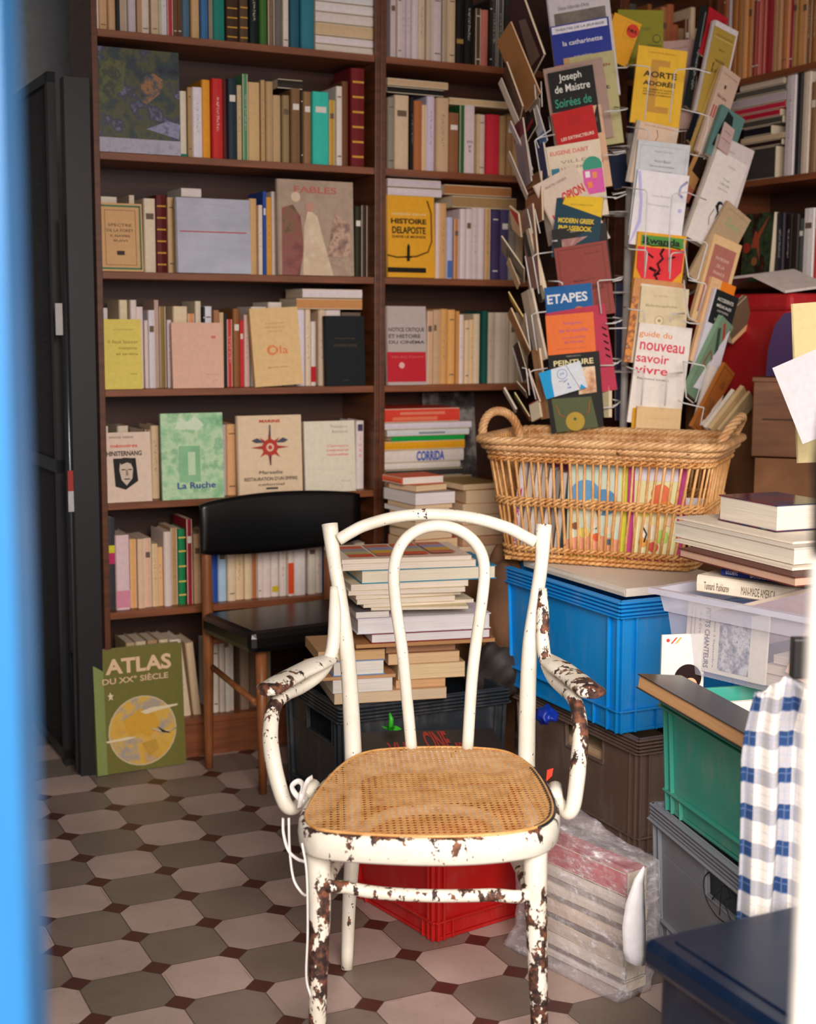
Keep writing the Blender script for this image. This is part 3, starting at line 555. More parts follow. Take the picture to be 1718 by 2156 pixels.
for rg, q in zip(rings, wv):
    vs += rg; ws += [q]*N
fs = []
for k in range(len(rings)):
    k2 = (k+1) % len(rings)
    for i in range(N):
        j = (i+1) % N; fs.append((k*N+i, k*N+j, k2*N+j, k2*N+i))
m.add(vs, fs, True, ws); m.build('seat_frame', MP, chair, wear=True)
# cane
poly = inset(.013, 0)
def clip(p, d):
    """line p + t d clipped to the seat outline"""
    ts = []
    for i in range(N):
        a, b = poly[i], poly[(i+1) % N]; e = b-a; den = d.x*e.y-d.y*e.x
        if abs(den) < 1e-12: continue
        t = ((a.x-p.x)*e.y-(a.y-p.y)*e.x)/den; u = ((a.x-p.x)*d.y-(a.y-p.y)*d.x)/den
        if 0 <= u < 1: ts.append(t)
    return (min(ts), max(ts)) if len(ts) >= 2 else None
tc = NT('woven_cane'); n_ = tc.noise(tc.coord(), 26, 4, .6); n2_ = tc.noise(tc.coord(), 300, 3)
tc.base(tc.mix(1.0, tc.ramp(n_, [(.3, rgb('c88a48')), (.6, rgb('e4b070'))]), tc.ramp(n2_, [(.3, .8), (.6, 1.0)]), 'MULTIPLY')); tc.rough(.38)
mc = MB(); pit = .0125; zc = zt+.001
def ribbon(p, d, wd, z, sag=.006):
    c = clip(p, d)
    if not c: return
    t0, t1 = c; n = Vector((-d.y, d.x, 0))*wd/2; K = 8; vs = []
    for i in range(K+1):
        q = p+d*(t0+(t1-t0)*i/K); rr = min(1, ((q-cen).length/.23)**2); zz = z-sag*(1-rr)
        for sgn, dz in ((-1, 0), (1, 0)):
            vs.append(Vector((q.x+n.x*sgn, q.y+n.y*sgn, zz)))
        vs.append(Vector((q.x, q.y, zz+.0006)))
    fs = []
    for i in range(K): a = 3*i; fs += [(a, a+2, a+5, a+3), (a+2, a+1, a+4, a+5)]
    mc.add(vs, fs, True)
yw = .06
dX = Vector((math.cos(yw), math.sin(yw), 0)); dY_ = Vector((-math.sin(yw), math.cos(yw), 0)); cen0 = Vector((cen.x, cen.y, 0))
for i in range(-24, 25):
    for o_ in (-.0017, .0017):
        ribbon(cen0+dX*(i*pit+o_), dY_, .0017, zc)
        ribbon(cen0+dY_*(i*pit+o_), dX, .0017, zc+.0007)
for i in range(-30, 31):
    for sg in (1, -1):
        d = (dX+dY_*sg).normalized(); nn = Vector((-d.y, d.x, 0))
        ribbon(cen0+nn*((i+.5)*pit*math.sqrt(.5)*1.0)*1.0 if i % 2 == 0 else cen0+nn*((i+.5)*pit*math.sqrt(.5)), d,   .0015, zc+.0013+.0004*sg)
mc.build('cane_seat', tc.m, chair)
rim = inset(.0125, zt+.0012)
m = MB(); m.tube([rim[i] for i in range(N)], .0034, 6, True); m.build('cane_binding', tc.m, chair)
def worn_arc(sel, nm, mat, r=.0055):
    pts = [rim[i] for i in sel]; m = MB(); m.tube(pts, r, 6, flat=.35, ref=(0, 0, 1)); m.build(nm, mat, chair)
ir = [i for i in range(N) if (rim[i]-cen).x > .12 and -.19 < (rim[i]-cen).y < .17]
ir.sort(key=lambda i: rim[i].y)
worn_arc(ir, 'worn_black_edge', mplain('1c1c22', .5), .0075)
# front legs, stretcher
for P, w_ in (([cpz(668, 2222, 0), cp(669, 2120, 2.445), cp(671, 2000, 2.447), cp(673, 1900, 2.45), cp(669, 1775, 2.455)], [1.1, 1.0, 1.25, .85, .1]), ([cpz(1136, 2222, 0), cp(1135, 2120, 2.445), cp(1131, 2000, 2.447), cp(1128, 1900, 2.45), cp(1127, 1775, 2.455)], [1.0, 1.1, 1.0, .85, .1])):
    P = [Vector((q.x, q.y, max(0, q.z))) for q in P]
    MB().tube(crom(P, 6), interp([.0150, .0165, .0185, .0205, .0225], 6), 18, wear=interp(w_, 6)).build('front_leg', MP, chair, wear=True)
st = [cp(690, 1855, 2.46), cp(730, 1868, 2.45), cp(800, 1880, 2.44), cp(915, 1886, 2.435), cp(1030, 1884, 2.44), cp(1110, 1876, 2.46)]
zst = st[3].z
bk = [Vector((.15, .05, zst)), Vector((.12, .17, zst)), Vector((.03, .215, zst)), Vector((-.08, .18, zst)), Vector((-.145, .05, zst))]
ring = crom([st[1], st[2], st[3], st[4], st[5]]+bk+[st[0]], 6, True)
MB().tube(ring, .0118, 12, True, wear=[(.75 if p.y < -.1 else .3) for p in ring]).build('stretcher_hoop', MP, chair, wear=True)
MB().tube([cp(640, 1678, 2.66), cp(662, 1652, 2.70)], .014, 12, wear=.2).build('arm_bolt_block', MP, chair, wear=True)
MB().tube([cp(1168, 1655, 2.68), cp(1172, 1690, 2.64)], .014, 12, wear=.2).build('arm_bolt_block', MP, chair, wear=True)
# ribbon, tag
rb = empty('white_ribbon', atY(650, 1680, 2.58), 'white ribbon tied in a bow at the left of the cane seat', 'ribbon')
RBI = rb.matrix_world.inverted()
MRB = mplain('f0ecea', .6)
def rib(pts, Y, nm, r=.0032, col=None):
    MB().tube(crom([RBI @ atY(x, y, Y+dy) for x, y, dy in pts], 6), r, 6, flat=.15, ref=(.5, -.8, .1)).build(nm, col or MRB, rb)
rib([(640, 1690, 0), (622, 1672, -.01), (615, 1655, 0), (628, 1645, .01), (638, 1655, 0), (634, 1680, -.01), (630, 1702, 0)], 2.58, 'bow_loop', .006)
rib([(634, 1690, 0), (640, 1665, -.01), (648, 1645, -.015), (658, 1637, 0)], 2.58, 'bow_end', .006)
rib([(596, 1722, -.02), (597, 1755, -.04), (607, 1790, -.05), (625, 1808, -.06), (641, 1814, -.07)], 2.52, 'ribbon_tail')
rib([(608, 1722, -.02), (610, 1790, -.03), (618, 1850, -.05), (634, 1878, -.06), (644, 1886, -.07)], 2.50, 'ribbon_tail', .0026)
rib([(636, 1775, -.06), (646, 1840, -.07), (648, 1960, -.07), (645, 2055, -.07), (655, 2100, -.07)], 2.48, 'ribbon_tail', .0024)
tg = MB(); a_ = [atY(1152, 1622, 2.68), atY(1165, 1618, 2.68), atY(1162, 1634, 2.67), atY(1150, 1645, 2.67)]
c_ = sum(a_, Vector())/4
tg.add([p-c_ for p in a_]+[p-c_+Vector((.0, .003, 0)) for p in a_], [(0, 1, 2, 3), (7, 6, 5, 4), (0, 4, 5, 1), (1, 5, 6, 2), (2, 6, 7, 3), (3, 7, 4, 0)])
o = tg.build('price_tag', mplain('e03a24', .5, 1.2)); o.location = c_; tag(o, 'small bright red tag hanging behind the right edge of the cane seat', 'tag')
# ================================================================ CRATES
def crate(M, w, d, h, mat, label, holes=(), group='stacked plastic crates', rib=.02, taper=.012, lip=.012, panels=True, t=.005, name='plastic_crate', floor=True, rims=4, open_top=True):
    """x right, y back, near corner at the origin; tapered walls with corner posts, rims and hand holes"""
    r = empty(name, M, label, 'crate', group)
    a = taper; m = MB()
    def wall(P, Q, inw, hole):
        L = (Q-P).length; X = (Q-P).normalized(); T = frame(P, X, inw, ZU)
        def sl(x0, x1, z0, z1, y0=0.0, y1=t): m.box((x0, y0, z0), (x1, y1, z1), T)
        if hole:
            c0, c1, z0, z1 = L/2-.06, L/2+.06, h*.66, h*.86
            if hole == 'L': c0, c1 = L*.5-.03, L*.5+.13
            sl(0, L, 0, z0); sl(0, L, z1, h); sl(0, c0, z0, z1); sl(c1, L, z0, z1)
            for q in ((c0-.006, c0, z0-.006, z1+.006), (c1, c1+.006, z0-.006, z1+.006), (c0, c1, z0-.006, z0), (c0, c1, z1, z1+.006)): sl(*q, -.006, 0)
        else: sl(0, L, 0, h)
        # rims
        for i in range(rims): sl(-lip*.7, L+lip*.7, h*(1-.115)+i*h*.115/rims+.002, h*(1-.115)+(i+1)*h*.115/rims-.002, -lip, 0)
        sl(-lip*.9, L+lip*.9, h*.885-.004, h*.885, -lip*1.5, 0)
        sl(-lip*.5, L+lip*.5, h*.16, h*.16+.005, -lip, 0)
        for x in (0.0, rib*1.3, L-rib*1.3-.006, L-.006): sl(x, x+.006, 0, h*.885, -lip*.8, 0)
        for x in (rib*3.4, L-rib*3.4): sl(x, x+.004, .0, h*.16, -lip*.8, 0)
        sl(0, L, 0, .008, -lip*.3, 0)
    c = [Vector((a, a, 0)), Vector((w-a, a, 0)), Vector((w-a, d-a, 0)), Vector((a, d-a, 0))]
    n_ = [Vector((0, 1, 0)), Vector((-1, 0, 0)), Vector((0, -1, 0)), Vector((1, 0, 0))]
    for i in range(4): wall(c[i], c[(i+1) % 4], n_[i], 'F R B L'.split()[i] in holes and ('L' if i == 3 else True))
    m.box((a, a, .004), (w-a, d-a, .010))
    for v in m.v:      # slight outward taper
        f = (v.z/h-.0)*.010; v.x += f if v.x > w/2 else -f; v.y += f if v.y > d/2 else -f
    m.build('crate_body', mat, r, None, .0015)
    return r
MBL = mplastic('0a90e0', 'bright_blue_crate_plastic', .34, .18, 1.1)
MBR = mplastic('7c665a', 'brown_grey_crate_plastic', .5, .4)
MDK = mplastic('2a3138', 'dark_slate_crate_plastic', .45, .2)
MRD = mplastic('b01c1a', 'red_crate_plastic', .35, .12, 1.25)
MGR = mplastic('46a896', 'sea_green_crate_plastic', .38, .45, 1.05)
MGY = mplastic('8e939e', 'grey_crate_plastic', .45, .3, 1.15)
MNV = mplastic('082446', 'navy_box_plastic', .3, .04, .55)
cb = atZ(1338, 1812, 0); cb.z = .001
crate(yawf(cb, A), .40, .60, .318, MBR, 'brown-grey plastic crate on the floor under the blue crate', holes=('L', 'R'))
cbl = atZ(1300, 1546, .325); cbl.z = .322
crate(yawf(cbl, A), .42, .60, .345, MBL, 'bright blue plastic crate carrying the wicker basket', rib=.032)
cd = Vector((-.174, 3.62, .001))
crate(yawf(cd, A), .50, .40, .345, MDK, 'dark slate plastic crate under the tall book pile behind the armchair', holes=('L',))
cr_ = atZ(915, 1990, 0); cr_.z = .001
crate(yawf(cr_, math.radians(36)), .31, .33, .27, MRD, 'red plastic crate on the floor behind the armchair legs', rib=.012, rims=1)
cg = atZ(1378, 1690, .305)
dg = math.radians(14); gx = Vector((math.cos(dg), math.sin(dg), 0)); gy = Vector((-math.sin(dg), math.cos(dg), 0))
cgn = Vector((cg.x, cg.y, .001))-gy*.60
crate(yawf(cgn, dg), .40, .60, .305, MGY, 'grey plastic crate with a hand-drawn R, under the green crate', holes=('L',))
# hand-drawn R in a circle on the left face
Rm = Matrix(((0, 0, -1, -.0165), (-1, 0, 0, 0), (0, 1, 0, 0), (0, 0, 0, 1)))
gcr = bpy.data.objects['plastic_crate.004'] if 'plastic_crate.004' in bpy.data.objects else None
gcr = [o_ for o_ in bpy.data.objects if o_.get('label', '').startswith('grey plastic crate')][0]
def stroke(pts, r, mat, par, M, nm='marker_drawing'):
    MB().tube([(x, y, 0) for x, y in pts], r, 5, flat=.3, ref=(0, 0, 1)).build(nm, mat, par, M)
mk = mplain('241c1c', .6)
c0_ = gcr.matrix_world.inverted() @ onplane(1515, 1890, gcr.matrix_world @ Vector((-.004, 0, 0)), gx)
mR = Matrix(((0, 0, -1, -.003), (-1, 0, 0, c0_.y), (0, 1, 0, c0_.z), (0, 0, 0, 1)))
MB().tube([(.075*math.cos(q)*1.0, .044*math.sin(q), 0) for q in [i*2*math.pi/24-.4 for i in range(24)]], .0016, 5, flat=.3, ref=(0, 0, 1)).build('marker_drawing', mk, gcr, mR)
stroke([(.0, -.036), (.005, .026), (.028, .034), (.044, .018), (.015, .0), (.052, -.031)], .0016, mk, gcr, mR)
stroke([(-.035, -.018), (.0, .016)], .0016, mk, gcr, mR)
cg2 = atZ(1392, 1702, .307)
dg2 = math.radians(15.5); gx2 = Vector((math.cos(dg2), math.sin(dg2), 0)); gy2 = Vector((-math.sin(dg2), math.cos(dg2), 0))
cgn2 = Vector((cg2.x, cg2.y, .308))-gy2*.60
crate(yawf(cgn2, dg2), .40, .60, .262, MGR, 'sea green plastic crate tilted towards the camera on the grey crate', rib=.02)
# navy lidded box
C_ = atZ(1350, 1975, .44); n0 = Vector((C_.x, C_.y, .001))-E2*.42
nb = empty('storage_box', yawf(n0, A), 'blurred navy blue plastic box with a lid at the lower right', 'box')
m = MB(); m.box((.02, .02, 0), (.53, .40, .405)); m.build('box_body', mplastic('1c2436', 'dark_navy_box_body', .4, .15), nb, None, .012)
m = MB(); m.box((0, 0, .395), (.55, .42, .44)); m.build('lid', MNV, nb, None, .012)
MB().box((.035, .035, .44), (.515, .385, .443)).build('lid_panel', MNV, nb, None, .002)
# ================================================================ WICKER BASKET
def wicker(name, h1, h2):
    t = NT(name); co = t.coord(); n = t.noise(co, 16, 4, .6); n2 = t.noise(t.vmap(co, (1, 1, .3)), 240, 4, .6); n3 = t.noise(co, 45, 3, .5)
    c = t.mix(1.0, t.ramp(n, [(.3, rgb(h1)), (.66, rgb(h2))]), t.ramp(n2, [(.3, .72), (.55, 1.0)]), 'MULTIPLY')
    c = t.mix(t.ramp(n3, [(.68, 0.0), (.74, .85)]), c, rgb('5a3018'))
    t.base(c); t.rough(.42); t.bump(n2, .2, .001); return t.m
MWK = wicker('peeled_willow', 'c4803c', 'eab878'); MWK2 = wicker('braided_willow', 'bc824c', 'e8bc88')
bz1, bz0 = 1.035, .693
FL_, FR_ = atY(1012, 922, 3.9), atY(1500, 938, 3.67)
FL_.z = FR_.z = bz1
bx = (FR_-FL_).normalized(); by = Vector((-bx.y, bx.x, 0)); BW, BD = (FR_-FL_).length, .46
bk_ = empty('wicker_basket', frame(Vector((FL_.x, FL_.y, bz0)), bx, by, ZU), 'open willow basket full of picture books on the blue crate', 'basket')
H = bz1-bz0
def rect(u, n, z, rr=.07, push=0.0):
    """rounded rectangle at height fraction u (0 bottom, 1 top); n points"""
    ins = .052*(1-u)-push; x0, x1, y0, y1 = ins, BW-ins, ins*.8, BD-ins*.8
    P = []
    for cx, cy, a0 in ((x1-rr, y0+rr, -90), (x1-rr, y1-rr, 0), (x0+rr, y1-rr, 90), (x0+rr, y0+rr, 180)):
        for k in range(7): an = math.radians(a0+15*k); P.append(Vector((cx+rr*math.cos(an), cy+rr*math.sin(an), z)))
    L = [0]
    for i in range(len(P)): L.append(L[-1]+(P[(i+1) % len(P)]-P[i]).length)
    out = []
    for k in range(n):
        s = L[-1]*k/n; i = max(j for j in range(len(P)) if L[j] <= s); f = (s-L[i])/(L[i+1]-L[i]); out.append(P[i].lerp(P[(i+1) % len(P)], f))
    return out
NS = 92
def normals(R):
    out = []
    for i in range(len(R)):
        T = R[(i+1) % len(R)]-R[i-1]; out.append(Vector((T.y, -T.x, 0)).normalized())
    return out
m = MB(); B0, B1 = rect(0, NS, 0), rect(1, NS, H)
for i in range(NS):
    j = random.uniform(-.003, .003); a, b = B0[i], B1[i]; mid = a.lerp(b, .5)+Vector((j, j, 0)); d = a.lerp(b, .25)+Vector((-j, j, 0))
    r = random.uniform(.0032, .0044); m.tube([a, d, mid, b], [r*1.1, r, r, r*.95], 7)
m.build('upright_rods', MWK, bk_)
def weave(z, amp, r, strands, per, name, vert=.0, push=0.0, mat=None):
    n = per*NS//2*2; R = rect(z/H, n, z, push=push); Nn = normals(R)
    for s_ in range(strands):
        ph = 2*math.pi*s_/strands; pts = []
        for i in range(n):
            w_ = 2*math.pi*i/(2*per)+ph
            pts.append(R[i]+Nn[i]*amp*math.cos(w_)+ZU*(vert*math.sin(w_)))
        m = MB(); m.tube(pts, r, 6, True, ref=(0, 0, 1)); m.build(name, mat or MWK, bk_)
for z in (.006, .018): weave(z, .0065, .0048, 2, 4, 'bottom_weave', .0015)
weave(.036, .006, .0040, 2, 4, 'lower_pairing', .005)
weave(.165, .006, .0040, 2, 4, 'middle_pairing', .006)
weave(.175, .006, .0036, 2, 4, 'middle_pairing', .005)
weave(.288, .0065, .0040, 2, 4, 'upper_pairing', .005)
for z in (.302, .311, .320): weave(z, .0055, .0050, 2, 4, 'upper_weave', .003, mat=MWK2)
def braid(z, per_turns, R0, r, strands, name, push, zsq=.6):
    n = 420; R = rect(1, n, z, rr=.075, push=push); Nn = normals(R)
    for s_ in range(strands):
        pts = []
        for i in range(n):
            w_ = 2*math.pi*(i*per_turns/n+s_/strands); pts.append(R[i]+Nn[i]*R0*math.cos(w_)+ZU*R0*zsq*math.sin(w_)+Vector((random.uniform(-.0004, .0004),)*3))
        m = MB(); m.tube(pts, r, 7, True, ref=(0, 0, 1)); m.build(name, MWK2, bk_)
braid(H-.022, 26, .010, .0055, 5, 'rim_braid', .004)
braid(H-.004, 20, .011, .0062, 5, 'rim_braid', .016)
def handle(cx, cy, dirv, lean, wd, hh):
    pts = []
    for k in range(25):
        an = math.pi*k/24; pts.append(Vector((cx, cy, H-.02))+dirv*(-wd*math.cos(an))+ZU*hh*math.sin(an)**.8+lean*math.sin(an))
    P = crom(pts, 3)
    for s_ in range(4):
        q = []
        for i, p in enumerate(P):
            T = (P[min(i+1, len(P)-1)]-P[max(i-1, 0)]).normalized(); n1 = T.cross(Vector((.3, .9, .1))).normalized(); n2 = T.cross(n1)
            w_ = i*.36+s_*math.pi/2; q.append(p+n1*.0072*math.cos(w_)+n2*.0072*math.sin(w_))
        m = MB(); m.tube(q, .0062, 7); m.build('handle', MWK2, bk_)
handle(.0, .19, Vector((.86, .51, 0)), Vector((-.01, 0, 0)), .055, .085)
handle(BW-.006, BD*.50, Vector((0.0, 1, 0)), Vector((.045, 0, 0)), .115, .085)
m = MB(); m.box((.06, .05, .0), (BW-.06, BD-.05, .010)); m.build('woven_base', MWK, bk_)
# paper and flat book between crate and basket
bM = bk_.matrix_world
def inb(x, y, z): return bM @ Vector((x, y, z))
def lie(P, psi, wx, dy, t, hexc, label, group=None, face='fore', hard=False, page='e8d8bc', deco=None, g=1.25, matc=None, cat='book', name='book', spd=None):
    """lying book; P = near-left-bottom corner"""
    X = Vector((math.cos(psi), math.sin(psi), 0)); Y = Vector((-X.y, X.x, 0)); P = Vector(P); D = -ZU
    if face == 'fore': M = frame(P+Y*dy+ZU*t, -Y, D, X); w_, h_ = dy, wx
    elif face == 'spine': M = frame(P+X*wx+ZU*t, Y, D, -X); w_, h_ = dy, wx
    elif face == 'left': M = frame(P+ZU*t, X, D, Y); w_, h_ = wx, dy
    else: M = frame(P+X*wx+Y*dy+ZU*t, -X, D, -Y); w_, h_ = wx, dy
    return book(M, w_, h_, t, hexc, label, group, hard, page, deco, spd, matc, name, cat, g)
qc_ = yawf(cbl, A) @ Vector((.03, .03, .347)); lie(qc_, A, .35, .50, .021, 'dcd2c6', 'large cream-white catalogue lying on the blue crate under the basket', None, face='left', page='f2e8da')
# picture books standing inside
def inbook(x, y, yaw, wd, h, t, hexc, label, deco=None, matc=None, lean=0.0, g=1.2):
    M = bM @ Matrix.Translation((x, y, .014)) @ Matrix.Rotation(yaw, 4, 'Z') @ Matrix.Rotation(lean, 4, 'Y') @ Matrix.Rotation(-.04, 4, 'X')
    return book(M, wd, h, t, hexc, label, 'books standing in the wicker basket', False, 'e8e0d0', deco, None, matc, g=g)
kid1 = [('r', 0, .9, 1, 1, 'b8d8e0'), ('r', .9, .0, 1, 1, 'c8cc40'), ('r', 0, 0, 1, .06, 'c8d048'), ('c', .3, .62, .26, '6aa0cc'), ('c', .62, .56, .22, '5c94c4'), ('c', .45, .5, .16, 'e8e4c8'), ('p', [(.0, .06), (.9, .06), (.9, .2), (.4, .26), (0, .18)], 'e0a080'), ('c', .3, .26, .09, 'e8d870'), ('c', .52, .22, .07, 'd06040'), ('c', .7, .3, .08, 'f0e8d0'), ('c', .15, .32, .06, '8a5a40'), ('c', .72, .18, .05, '506878'), ('l', [(.5, .5), (.55, .38), (.5, .3)], .012, '4a3a30'), ('c', .45, .36, .1, 'f0ead8')]
kid2 = [('r', 0, 0, .12, 1, 'b0407c'), ('r', .86, 0, 1, 1, 'b0407c'), ('r', 0, 0, 1, .045, 'c84080'), ('r', .12, .78, .86, 1, 'e8e4ec'), ('c', .58, .66, .17, 'e07850'), ('c', .5, .56, .13, 'd86a48'), ('c', .68, .54, .11, 'e0883c'), ('c', .3, .5, .12, 'e8e070'), ('c', .4, .3, .14, 'f0ecd8'), ('c', .62, .26, .12, 'a8c468'), ('c', .3, .2, .08, 'e0a050'), ('c', .74, .4, .07, 'f0d0b0'), ('c', .48, .16, .09, 'c05048'), ('l', [(.3, .34), (.36, .28), (.32, .2)], .014, '304050')]
inbook(.235, .055, .03, .165, .285, .012, 'b8d8dc', 'picture book with a blue sky and lime border standing in the basket', kid1, mpict(['b8d8dc', 'd0e0cc', 'e8e8c0'], 7, 4))
inbook(.402, .052, .02, .158, .288, .010, 'e8e49c', 'picture book with a magenta border and orange tree in the basket', kid2, mpict(['dfe48c', 'e8eab8', 'f0d898'], 7, 8))
sp = [(.070, 'e8e0e4', .02, 'white', [('t', .5, .4, .6, .6, 'M\nI\nR\nA\nG\nE', 'c03080', .02)]), (.098, 'c8b8a8', .016, 'beige', None), (.118, 'e0d8d0', .014, 'off-white', None), (.136, 'b8a898', .014, 'taupe', None), (.155, 'd8d0cc', .012, 'pale', None), (.172, '8a8480', .014, 'grey', None), (.190, 'cfc8c4', .014, 'light grey', None), (.208, '3a4048', .010, 'charcoal', None)]
for k, (x, hx, t, nm, sdk) in enumerate(sp):
    M = bM @ Matrix.Translation((x+t, .06+k*.004, .014)) @ Matrix.Rotation(.10, 4, 'Y') @ frame(Vector((0, 0, 0)), Vector((0, 1, 0)), Vector((-1, 0, 0)), ZU)
    book(M, .18, .27-.006*k, t, hx, f'{nm} book standing spine out, {ORD[k]} from left inside the wicker basket', 'books standing in the wicker basket', spine_deco=sdk)
inbook(.10, .10, .15, .12, .285, .012, '7a3050', 'book with purple red and green stripes at the left inside the basket', [('r', .1, .82, .9, .96, '8a2a6a'), ('r', .1, .66, .9, .8, 'a03830'), ('r', .1, .5, .9, .64, '2a8a40'), ('r', 0, 0, 1, .5, 'd0c4b4')])
inbook(.535, .16, .3, .07, .17, .02, 'b82838', 'small red and white book at the right end inside the basket', [('r', 0, .7, 1, 1, 'e0e0e8'), ('r', .1, .1, .6, .5, '202020')])
# ================================================================ SPINNER RACK
RKW = mplain('dcdad8', .35, name='white_wire')
RC = Vector((.70, 4.60, 0))
rack = empty('book_spinner_rack', RC, 'tall white wire spinner rack packed with paperbacks behind the basket', 'book rack')
RKI = rack.matrix_world.inverted()
MB().tube([(0, 0, .03), (0, 0, 1.95)], .012, 12).build('pole', RKW, rack)
MB().tube([(0, 0, 0), (0, 0, .02)], .2, 32).build('base_plate', mplain('c8c6c4', .4), rack)
for z in (.72, .95, 1.2, 1.45, 1.7, 1.9):
    m = MB(); m.tube([(.10*math.cos(i*math.pi/12), .10*math.sin(i*math.pi/12), z) for i in range(24)], .0022, 6, True)
    for k in range(6): an = k*math.pi/3; m.tube([(0, 0, z), (.10*math.cos(an), .10*math.sin(an), z)], .002, 6)
    m.build('wire_ring', RKW, rack)
R1, R2, R3, R4 = (1030, 0, 4.49), (1030, 440, 4.49), (1290, 0, 4.014), (1290, 440, 4.014)
def pp(R, p, Y): return atY(R[0]+p[0]/R[2], R[1]+p[1]/R[2], Y)
def wires(R, polys, Y, r=.0019):
    for pl in polys:
        m = MB(); m.tube([RKI @ pp(R, q, Y+(q[2] if len(q) > 2 else 0)) for q in pl], r, 6); m.build('wire_pocket', RKW, rack)
GR = 'paperbacks in the wire spinner rack'
def cov(R, bl, br, tl, Y, dr, du, t, hexc, label, deco=None, g=1.15, matc=None, page='e4d2b4', hard=False, cat='book', spd=None):
    """face-out book through three picture corners; dr/du: depth change to the right / to the top"""
    P0_ = pp(R, bl, Y); Xv = pp(R, br, Y+dr)-P0_; Zv = pp(R, tl, Y+du)-P0_
    w_, h_ = Xv.length, Zv.length
    Zn = Zv.normalized(); Xn = (Xv-Zn*Xv.dot(Zn)).normalized(); Yn = Zn.cross(Xn)
    nm = 'magazine' if 'magazine' in label else ('booklet' if ('booklet' in label or 'leaflet' in label or 'paper' in label and 'paperback' not in label) else 'paperback')
    return book(frame(P0_, Xn, Yn, Zn), w_, h_, t, hexc, label, GR, hard, page, deco, spd, matc, nm, cat, g)
W_ = 'e8e4dc'; K_ = '181818'
# --- column facing left of centre
cov(R1, (655, 985), (1245, 975), (520, -120), 4.47, -.03, .006, .022, 'c8c0c4', 'tall white art book with a dark picture at the top of the rack', [('t', .42, .80, .5, .035, 'Silvana Editoriale d\'Arte', '3a3434'), ('r', .1, .2, .92, .76, mpict(['2c2420', '4a4038', '6a5c50', '3a322c'], 9, 3))], hard=True, page='e8e0e0')
cov(R1, (668, 1000), (1215, 900), (575, 255), 4.44, -.03, .006, .010, '20308c', 'blue children book reading la catharinette near the rack top', [('r', .02, .895, .97, .985, 'd8d4e0'), ('t', .5, .938, .84, .045, 'THÉATRE DE LA JEUNESSE', '3a3040', .015), ('t', .52, .76, .68, .06, 'la catharinette', 'e8e4ec', .012), ('t', .5, .58, .3, .02, 'A. Dau de Marans', 'd0c8d8'), ('r', .0, .0, 1, .5, 'd05a38')])
cov(R1, (800, 1420), (1275, 1395), (700, 555), 4.43, -.03, .006, .014, 'b0a878', 'sage green and tan book behind the mauve one in the rack', [('r', .0, 0, .12, 1, 'b08a60'), ('t', .75, .86, .3, .03, 'AGEN', '7a2a28', .02), ('t', .8, .62, .1, .04, 't', K_, .03)])
cov(R1, (622, 1400), (1185, 1375), (508, 655), 4.42, -.03, .006, .010, 'a08478', 'mauve-brown paperback behind the black de Maistre book', [('t', .5, .96, .3, .012, 'Editions du Rocher', '5a4840')])
cov(R1, (640, 1330), (1068, 1310), (550, 695), 4.405, -.03, .006, .012, '161616', 'black paperback lettered Joseph de Maistre, Soirées de, in the rack', [('t', .48, .885, .5, .13, 'Joseph', 'd8d8d0', .01), ('t', .5, .735, .78, .11, 'de Maistre', 'd8d8d0', .01), ('t', .48, .53, .8, .13, 'Soirées de', '3a9a80', .005)])
cov(R1, (705, 1840), (1168, 1812), (592, 1075), 4.40, -.03, .006, .012, 'cfa888', 'tan paperback sticking out behind the red Les Extincteurs', [('r', .78, .8, .9, .86, '4a3830')])
cov(R1, (690, 1620), (1080, 1590), (590, 1080), 4.385, -.03, .006, .010, 'b81c1c', 'bright red paperback lettered Les Extincteurs in the rack', [('t', .52, .53, .8, .055, 'LES EXTINCTEURS', 'f0e0d0', .02), ('r', .36, .72, .66, .9, 'a81a1a')])
cov(R1, (600, 2110), (1135, 2080), (508, 1400), 4.37, -.03, .006, .014, 'd8c8b0', 'cream Eugène Dabit paperback with a pink house drawing', [('t', .45, .90, .68, .055, 'EUGENE DABIT', 'c85048', .015), ('t', .5, .77, .45, .04, 'VILLE', '8a7a70'), ('t', .5, .69, .45, .04, 'LUMIÈRE', '8a7a70'), ('c', .82, .66, .17, '2f8a70'), ('r', .64, .3, .99, .62, 'c8509a'), ('r', .68, .52, .76, .6, 'f0e8f0'), ('r', .80, .5, .88, .58, 'e08a50'), ('r', .7, .38, .78, .46, 'e08040'), ('r', .1, .6, .24, .7, '2a7088'), ('r', .1, .55, .22, .6, 'e0a050')])
cov(R1, (745, 2455), (1160, 2290), (405, 1765), 4.352, -.03, .006, .018, 'd0bcac', 'cream paperback with red brush lettering tilted in the rack', [('t', .48, .90, .5, .03, 'MARTIN GERBER', '5a4a44'), ('t', .72, .70, .5, .12, 'OPION', 'c02828', .03), ('t', .24, .52, .26, .1, 'LA', 'c02828', .03), ('t', .3, .38, .4, .11, 'FIN', 'c02828', .03)])
cov(R1, (585, 2430), (1000, 2560), (640, 1840), 4.34, -.03, .006, .012, '0f3848', 'Modern Greek phrasebook, dark teal with a yellow band, in the rack', [('p', [(.14, .86), (.2, 1.0), (1, 1.0), (1, .68)], 'd8b020'), ('t', .55, .86, .5, .025, 'TEACH YOURSELF BOOKS', '6a5a20'), ('t', .47, .60, .78, .08, 'MODERN GREEK', 'd8b830', .03), ('t', .46, .48, .72, .08, 'PHRASEBOOK', 'd8b830', .03)])
cov(R2, (655, 800), (1170, 760), (590, 198), 4.335, -.03, .006, .008, '141414', 'black paperback above the dusty red card book in the rack', [('t', .46, .93, .26, .025, 'PIERRE MAUTEIN', 'b8b0a0'), ('r', .16, .7, .82, .83, mpict(['6a3830', '8a5048', 'a88070'], 60, 2))])
